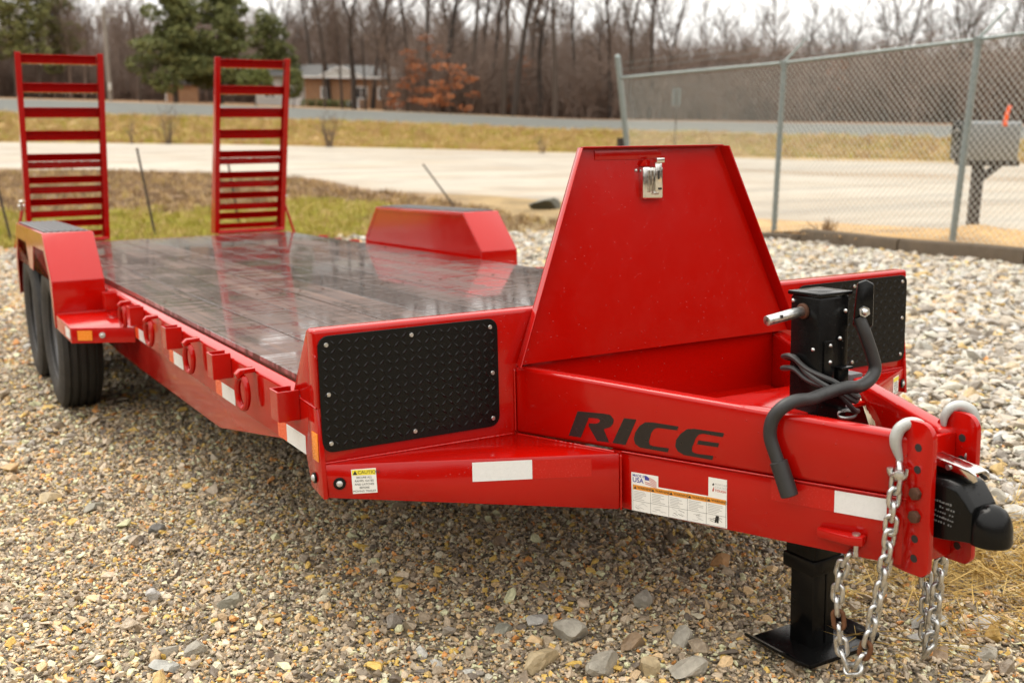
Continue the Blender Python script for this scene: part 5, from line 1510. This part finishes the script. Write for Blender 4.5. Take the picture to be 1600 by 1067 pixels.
# --- decals and stickers that lie flat on the tongue
def plane_frame(A, B):
    A3, B3 = Vector((A[0], A[1], 0)), Vector((B[0], B[1], 0)); d = (B3 - A3).normalized(); n_ = Vector((d.y, -d.x, 0))
    return A3, d, n_
BEAM = plane_frame((-.49, 0), (-.062, -.995)); WING = plane_frame((-1.05, -.006), (-.365, -.316))
def flat(fr, pts, lift, th=.0006):
    A3, d, n_ = fr
    return MB().prism([A3 + d * s_ + Vector((0, 0, z)) + n_ * lift for s_, z in pts], n_ * th)
def txt(fr, s, size, s0, z0, lift, mat, parent, name='lettering', **kw):
    me = text_mesh(s, name, size, mat, .0001, **kw); A3, d, n_ = fr
    o = link(name, me, parent)
    o.matrix_local = Matrix(((d.x, 0, n_.x, 0), (d.y, 0, n_.y, 0), (0, 1, 0, 0), (0, 0, 0, 1)))
    o.location = A3 + d * s0 + Vector((0, 0, z0)) + n_ * lift
    return o
GL = {'R': [(.2051, -.0865), (.2869, -.0828), (.3055, -.0842), (.3148, -.0943), (.313, -.1059), (.3039, -.1158), (.2843, -.1237), (.3005, -.1565), (.2642, -.1575), (.2386, -.1215), (.2405, -.1143), (.2617, -.1126), (.2714, -.1079), (.2741, -.1015), (.2671, -.0978), (.2398, -.0991), (.214, -.1557), (.1759, -.156)],
      'I': [(.3456, -.087), (.3817, -.086), (.3493, -.1563), (.3109, -.1561)],
      'C': [(.4999, -.088), (.4298, -.0871), (.4073, -.0893), (.3907, -.1011), (.3782, -.1196), (.3739, -.137), (.378, -.1495), (.3926, -.1567), (.4702, -.1574), (.4742, -.1469), (.4285, -.1477), (.4195, -.1454), (.4174, -.1382), (.4236, -.1152), (.4318, -.1037), (.442, -.0991), (.4968, -.0978)],
      'E': [(.6214, -.0879), (.5429, -.088), (.5235, -.0913), (.5059, -.1056), (.4941, -.1218), (.4914, -.1386), (.4981, -.1504), (.5159, -.1575), (.5913, -.1583), (.5942, -.1478), (.5471, -.1492), (.5374, -.1456), (.5373, -.1355), (.5469, -.1107), (.5545, -.1007), (.566, -.0966), (.6182, -.0982)],
      'bar': [(.5546, -.115), (.6086, -.1144), (.6061, -.1247), (.5501, -.125)]}
m = MB()
for k in ('R', 'I', 'C', 'E', 'bar'):
    f = flat(BEAM, GL[k], .0002); m.raw(f.v, f.f)
part('name_decal', m, 'decal', smooth=False)
# warning strip with five panels
LB = .0012 - .0015
st = part('warning_sticker', flat(BEAM, [(.367, -.327 + .002), (.6313, -.3235), (.6298, -.2495), (.6298, -.2025), (.5812, -.2025), (.5812, -.2505), (.4432, -.2520), (.4432, -.2238), (.3655, -.2245)], -.0010), 'sticker', smooth=False)
LZ = -.0003
mk, mo, mg = MB(), MB(), MB()
def add(mm, pts, lift, th=.0002):
    f = flat(BEAM, pts, lift, th); mm.raw(f.v, f.f)
def rect(s0, s1, z0, z1): return [(s0, z0), (s1, z0), (s1, z1), (s0, z1)]
rr = random.Random(12)
for k in range(5):
    s0, s1 = .3702 + .0515 * k, .3702 + .0515 * (k + 1); zt_ = -.2566 + .0042 * (k + .5) / 5
    add(mo, rect(s0 + .0006, s1 - .0006, zt_ - .0125, zt_), LZ)
    for l in range(6):
        w_ = rr.uniform(.5, .95)
        add(mg, rect(s0 + .004, s0 + .004 + .043 * w_, zt_ - .0165 - .0040 * l, zt_ - .0178 - .0040 * l), LZ)
    add(mk, rect(s0 - .0003, s0 + .0003, zt_ - .069, zt_), LZ)
    add(mk, rect(s0, s1, zt_ - .0422, zt_ - .0416), LZ); add(mk, rect(s0, s1, zt_ - .0694, zt_ - .0688), LZ)
    add(mk, [(s0 + .003, zt_ - .0105), (s0 + .011, zt_ - .0105), (s0 + .007, zt_ - .003)], LZ + .0003)
    for _ in range(7):      # small line drawings
        x, z = s0 + rr.uniform(.010, .038), zt_ - rr.uniform(.048, .064); a = rr.uniform(-.5, .5); l = rr.uniform(.004, .010)
        dx, dz = math.cos(a) * l, math.sin(a) * l
        add(mg if k < 2 else mk if rr.random() < .5 else mg, [(x - dx, z - dz - .0004), (x + dx, z + dz - .0004), (x + dx, z + dz + .0004), (x - dx, z - dz + .0004)], LZ)
    txt(BEAM, 'WARNING', .0088, s0 + .0135, zt_ - .0065, LZ + .0005, 'ink', st, 'warning_lettering')
add(mk, rect(.6275, .6281, -.322, -.2530), LZ)
c = (.604, -.306)
for i in range(2): add(mk, [(c[0] - .006 + .006 * i, c[1] - .008), (c[0] - .001 + .006 * i, c[1] - .008), (c[0] + .003 + .003 * i, c[1] + .010), (c[0] - .002 + .003 * i, c[1] + .010)], LZ)
sub('orange_band', mo, 'orangeink', st, smooth=False); sub('black_lines', mk, 'ink', st, smooth=False); sub('grey_lines', mg, 'greyink', st, smooth=False)
txt(BEAM, 'MADE IN', .0098, .3690, -.2320, LZ, 'blueink', st, 'flag_lettering', bold=.0001)
txt(BEAM, 'USA', .0175, .3690, -.2440, LZ, 'blueink', st, 'flag_lettering', bold=.0003)
mb_, mp_ = MB(), MB()
add(mb_, [(.405, -.2395), (.4045, -.2275), (.411, -.2285), (.4175, -.2325), (.4175, -.2395)], LZ)
for k in range(5):
    z = -.2300 - .0042 * k
    x0_ = .4178 if k < 3 else .4055
    pts_ = [(x0_, z - .0004), (.424, z - .003), (.431, z - .005), (.4385, z - .0105)]
    add(mp_, pts_ + [(a, b - .0024) for a, b in pts_[::-1]], LZ)
sub('flag_canton', mb_, 'blueink', st, smooth=False); sub('flag_stripes', mp_, 'pinkink', st, smooth=False)
txt(BEAM, 'POWDER', .0078, .5985, -.2178, LZ, 'greyink', st, 'coating_lettering'); txt(BEAM, 'COATED', .0078, .5985, -.2255, LZ, 'greyink', st, 'coating_lettering'); txt(BEAM, 'TOUGH', .0082, .5985, -.2335, LZ, 'redink', st, 'coating_lettering', bold=.0002)
mr_ = MB(); add(mr_, [(.5915, -.2330), (.5965, -.2240), (.5960, -.2345), (.5930, -.2380)], LZ); sub('coating_mark', mr_, 'redink', st, smooth=False)
mr_ = MB(); add(mr_, [(.591, -.2195), (.5955, -.2150), (.597, -.2195), (.5935, -.2225)], LZ); sub('coating_mark', mr_, 'ink', st, smooth=False)
# tape on the tongue
part('white_reflector', flat(BEAM, [(.892, -.2330), (1.008, -.2325), (1.008, -.1822), (.892, -.1826)], -.0010), 'whitetape', smooth=False)
part('red_reflector', flat(BEAM, [(.742, -.2310), (.8915, -.2330), (.8915, -.1826), (.742, -.1815)], -.0010), 'redtape', smooth=False)
part('white_reflector', flat(WING, [(.3748, -.2325), (.5262, -.2327), (.5262, -.1829), (.3748, -.1826)], .0004), 'whitetape', smooth=False)
part('red_reflector', flat(WING, [(.5266, -.2327), (.6775, -.2343), (.6775, -.1873), (.5266, -.1829)], .0004), 'redtape', smooth=False)
cs = part('caution_sticker', flat(WING, [(.0755, -.2480), (.1363, -.2473), (.1345, -.1838), (.0735, -.1855)], .0004), 'sticker', smooth=False)
def addw(mm, pts, lift, th=.0002):
    f = flat(WING, pts, lift, th); mm.raw(f.v, f.f)
my, mk = MB(), MB()
addw(my, rect(.0755, .1335, -.2005, -.1870), .0012); addw(mk, [(.0775, -.1990), (.0885, -.1990), (.083, -.1885)], .0016)
sub('yellow_band', my, 'yellowink', cs, smooth=False); sub('warning_mark', mk, 'ink', cs, smooth=False)
txt(WING, 'CAUTION', .0120, .0895, -.1938, .0016, 'ink', cs, 'caution_lettering')
for k, s_ in enumerate(('SECURE ALL', 'RAMPS, GATES', 'AND LATCHES', 'BEFORE', 'MOVING TRAILER')):
    txt(WING, s_, .0072, .1050, -.2068 - .0088 * k, .0014, 'ink', cs, 'caution_lettering', align='CENTER')
A3, d, n_ = WING
c = A3 + d * .0441 + Vector((0, 0, -.2193))
mk_ = part('marker_light', MB().cyl(c, c + n_ * .006, .0155, 18), 'black', .002)
sub('lens', MB().dome(c + n_ * .0055, .0085, 12, 4, n_, .7), 'lens', mk_)
# the far wing: sticker, lamp and the small grey junction box with loose wires
WR = plane_frame((.365, -.316), (1.05, -.006)); A3, d, n_ = WR; Lw = (Vector((1.05, -.006)) - Vector((.365, -.316))).length
cs2 = part('caution_sticker', flat(WR, [(Lw - .134, -.246), (Lw - .076, -.244), (Lw - .076, -.182), (Lw - .134, -.184)], .0004), 'sticker', smooth=False)
my = MB(); f = flat(WR, rect(Lw - .132, Lw - .078, -.199, -.186), .0012); my.raw(f.v, f.f); sub('yellow_band', my, 'yellowink', cs2, smooth=False)
for k, s_ in enumerate(('SECURE ALL', 'RAMPS, GATES', 'AND LATCHES', 'BEFORE', 'MOVING TRAILER')):
    txt(WR, s_, .0066, Lw - .105, -.205 - .0085 * k, .0014, 'ink', cs2, 'caution_lettering', align='CENTER')
txt(WR, 'CAUTION', .0105, Lw - .122, -.1925, .0016, 'ink', cs2, 'caution_lettering')
c = A3 + d * (Lw - .035) + Vector((0, 0, -.2193))
mk_ = part('marker_light', MB().cyl(c, c + n_ * .006, .0155, 18), 'black', .002)
sub('lens', MB().dome(c + n_ * .0055, .0085, 12, 4, n_, .7), 'lens', mk_)
part('white_reflector', flat(WR, rect(.22, .37, -.2330, -.183), .0004), 'whitetape', smooth=False)
jb = part('junction_box', MB().box(.20, .245, -.545, -.505, -.050, -.005), 'step', .002)
m = MB()
for k in range(4):
    m.tube(smoothpath([(.20 + .006 * k, -.55, -.03), (.175 + .012 * k, -.60, -.05 - .01 * k), (.14 + .004 * k, -.66, -.09), (.125 + .02 * k, -.70, -.15)], 4), .0022, 5)
m.tube(smoothpath([(.14, -.69, -.14), (.165, -.66, -.075), (.20, -.66, -.07), (.205, -.68, -.11), (.17, -.71, -.15)], 5), .0020, 5)
sub('wires', m, 'wire', jb)

# ------------------------------------------------------------------ safety chains hooked on the tongue
lk = MB(); pth = []
for k in range(28):      # a stadium-shaped link lying in its local XZ plane, long axis Z
    a = 2 * math.pi * k / 28
    pth.append((.0116 * math.cos(a), 0, .0116 * math.sin(a) + (.0092 if math.sin(a) > 1e-6 else -.0092 if math.sin(a) < -1e-6 else 0)))
lk.tube(pth, .0056, 8, closed=True)
LINK = lk.mesh('link', 'zinc', angle=180); LINKR = lk.mesh('link', 'rustchain', angle=180)
TT = Matrix.Translation(-OFF)
def world(p): return RTW @ (Vector(p) - OFF)
def chain(name, path, label, twist0=0., rust=None):
    pts = [world(p) for p in smoothpath(path, 12)]
    root = empty(name, pts[0]); tag(root, label, 'chain', 'safety chains on the tongue')
    pitch = .0310; d = [0]
    for a, b in zip(pts, pts[1:]): d.append(d[-1] + (b - a).length)
    n = int(d[-1] / pitch); rr = random.Random(len(label))
    def at(s):
        s = min(max(s, 0), d[-1] - 1e-6)
        for i in range(len(d) - 1):
            if d[i + 1] >= s: return pts[i].lerp(pts[i + 1], (s - d[i]) / max(1e-9, d[i + 1] - d[i]))
    for k in range(n):
        c = at((k + .5) * pitch); t_ = (at((k + .5) * pitch + .012) - at((k + .5) * pitch - .012)).normalized()
        q_ = t_.to_track_quat('Z', 'Y').to_matrix() @ Matrix.Rotation(twist0 + k * math.pi / 2 + rr.uniform(-.22, .22), 3, 'Z')
        r_ = rust and rr.random() < rust(k / n)
        o = link('link', LINKR if r_ else LINK, root)
        o.matrix_local = Matrix.Translation(c - pts[0]) @ q_.to_4x4()
        if r_: o['label'] = 'rust-stained link'
    return root, pts
def hook(root, origin, s, c, turn=1):
    """slip hook over the top of a hitch plate: body, gate, shackle"""
    # local outline in (u, z): u runs across the plate (towards the outside), z up
    out = [(.040, -.088), (.040, -.072), (.046, -.052), (.052, -.030), (.052, -.006), (.042, .018), (.022, .032), (.000, .034), (-.020, .024), (-.032, .004), (-.034, -.018), (-.030, -.038)]
    KS = .74
    rad = [.009, .010, .0135, .0165, .018, .018, .0175, .0165, .015, .0125, .009, .003]
    dirv = Vector((-s * .82, .57 * turn * -1, 0)).normalized()
    P_ = [Vector(c) + dirv * -u * KS + Vector((0, 0, z * KS)) for u, z in out]
    Pw = [world(p) - origin for p in smoothpath(P_, 4)]
    rs_ = [np.interp(i / (len(Pw) - 1) * (len(rad) - 1), range(len(rad)), rad) for i in range(len(Pw))]
    h_ = link('hook', MB().tube(Pw, [float(v) * KS for v in rs_], 12).mesh('hook', 'hook', angle=60), root)
    g0, g1 = Vector(c) + dirv * -.019 + Vector((0, 0, -.047)), Vector(c) + dirv * .009 + Vector((0, 0, .0))
    w_ = Vector((dirv.y, -dirv.x, 0)) * .008
    link('gate', MB().prism([world(g0 + w_) - origin, world(g0 - w_) - origin, world(g1 - w_ * .7) - origin, world(g1 + w_ * .7) - origin], (.003, .004, 0)).mesh('gate', 'zinc', .001), h_)
    p = Vector(c) + dirv * -.030 + Vector((0, 0, -.078))
    link('shackle_pin', MB().cyl(world(p + Vector((.026, .022, 0))) - origin, world(p - Vector((.026, .022, 0))) - origin, .0075, 8).cyl(world(p - Vector((.026, .022, 0))) - origin, world(p - Vector((.033, .028, 0))) - origin, .011, 8).mesh('shackle_pin', 'zinc', .001), h_)
    sh = MB()
    sh.tube([world(p + Vector((q * .017 * .7, q * .017 * .7, .0))) - origin + Vector((0, 0, 0)) for q in (-1, 1)], .009, 8)
    pts_ = []
    for k in range(11):
        a = math.pi * k / 10; pts_.append(world(p + Vector((.7 * .019 * math.cos(a), .7 * .019 * math.cos(a), .022 * math.sin(a) - .004))) - origin)
    sh.tube(pts_, .0072, 8)
    pts_ = []
    for k in range(11):
        a = math.pi * k / 10; pts_.append(world(p + Vector((.7 * .019 * math.cos(a), -.7 * .019 * math.cos(a), -.024 * math.sin(a) + .004))) - origin)
    sh.tube(pts_, .0072, 8)
    link('shackle', sh.mesh('shackle', 'zinc', angle=60), h_)
path = [(-.103, -.958, -.122), (-.106, -.955, -.190), (-.108, -.948, -.276), (-.108, -.935, -.36), (-.110, -.921, -.435), (-.114, -.905, -.52), (-.120, -.889, -.575), (-.126, -.870, -.592), (-.130, -.856, -.575),
        (-.132, -.846, -.535), (-.132, -.832, -.435), (-.131, -.842, -.36), (-.130, -.862, -.318)]
r1, p1 = chain('safety_chain', path, 'zinc chain looped from the nearer hook down to the stones beside the jack foot', .4, lambda f: .16 if .45 < f < .8 else .0)
hook(r1, p1[0], -1, (-.060, -.966, -.034))
path = [(.112, -.93, -.120), (.112, -.925, -.19), (.112, -.922, -.276), (.110, -.916, -.36), (.108, -.910, -.435), (.106, -.904, -.52), (.104, -.898, -.588), (.108, -.888, -.605), (.112, -.878, -.585), (.116, -.876, -.535), (.120, -.868, -.435), (.124, -.858, -.36), (.126, -.862, -.318)]
r2, p2 = chain('safety_chain', path, 'zinc chain on the far side of the coupler, hanging in a tight loop', 1.1, None)
hook(r2, p2[0], 1, (.075, -.962, -.016), -1)
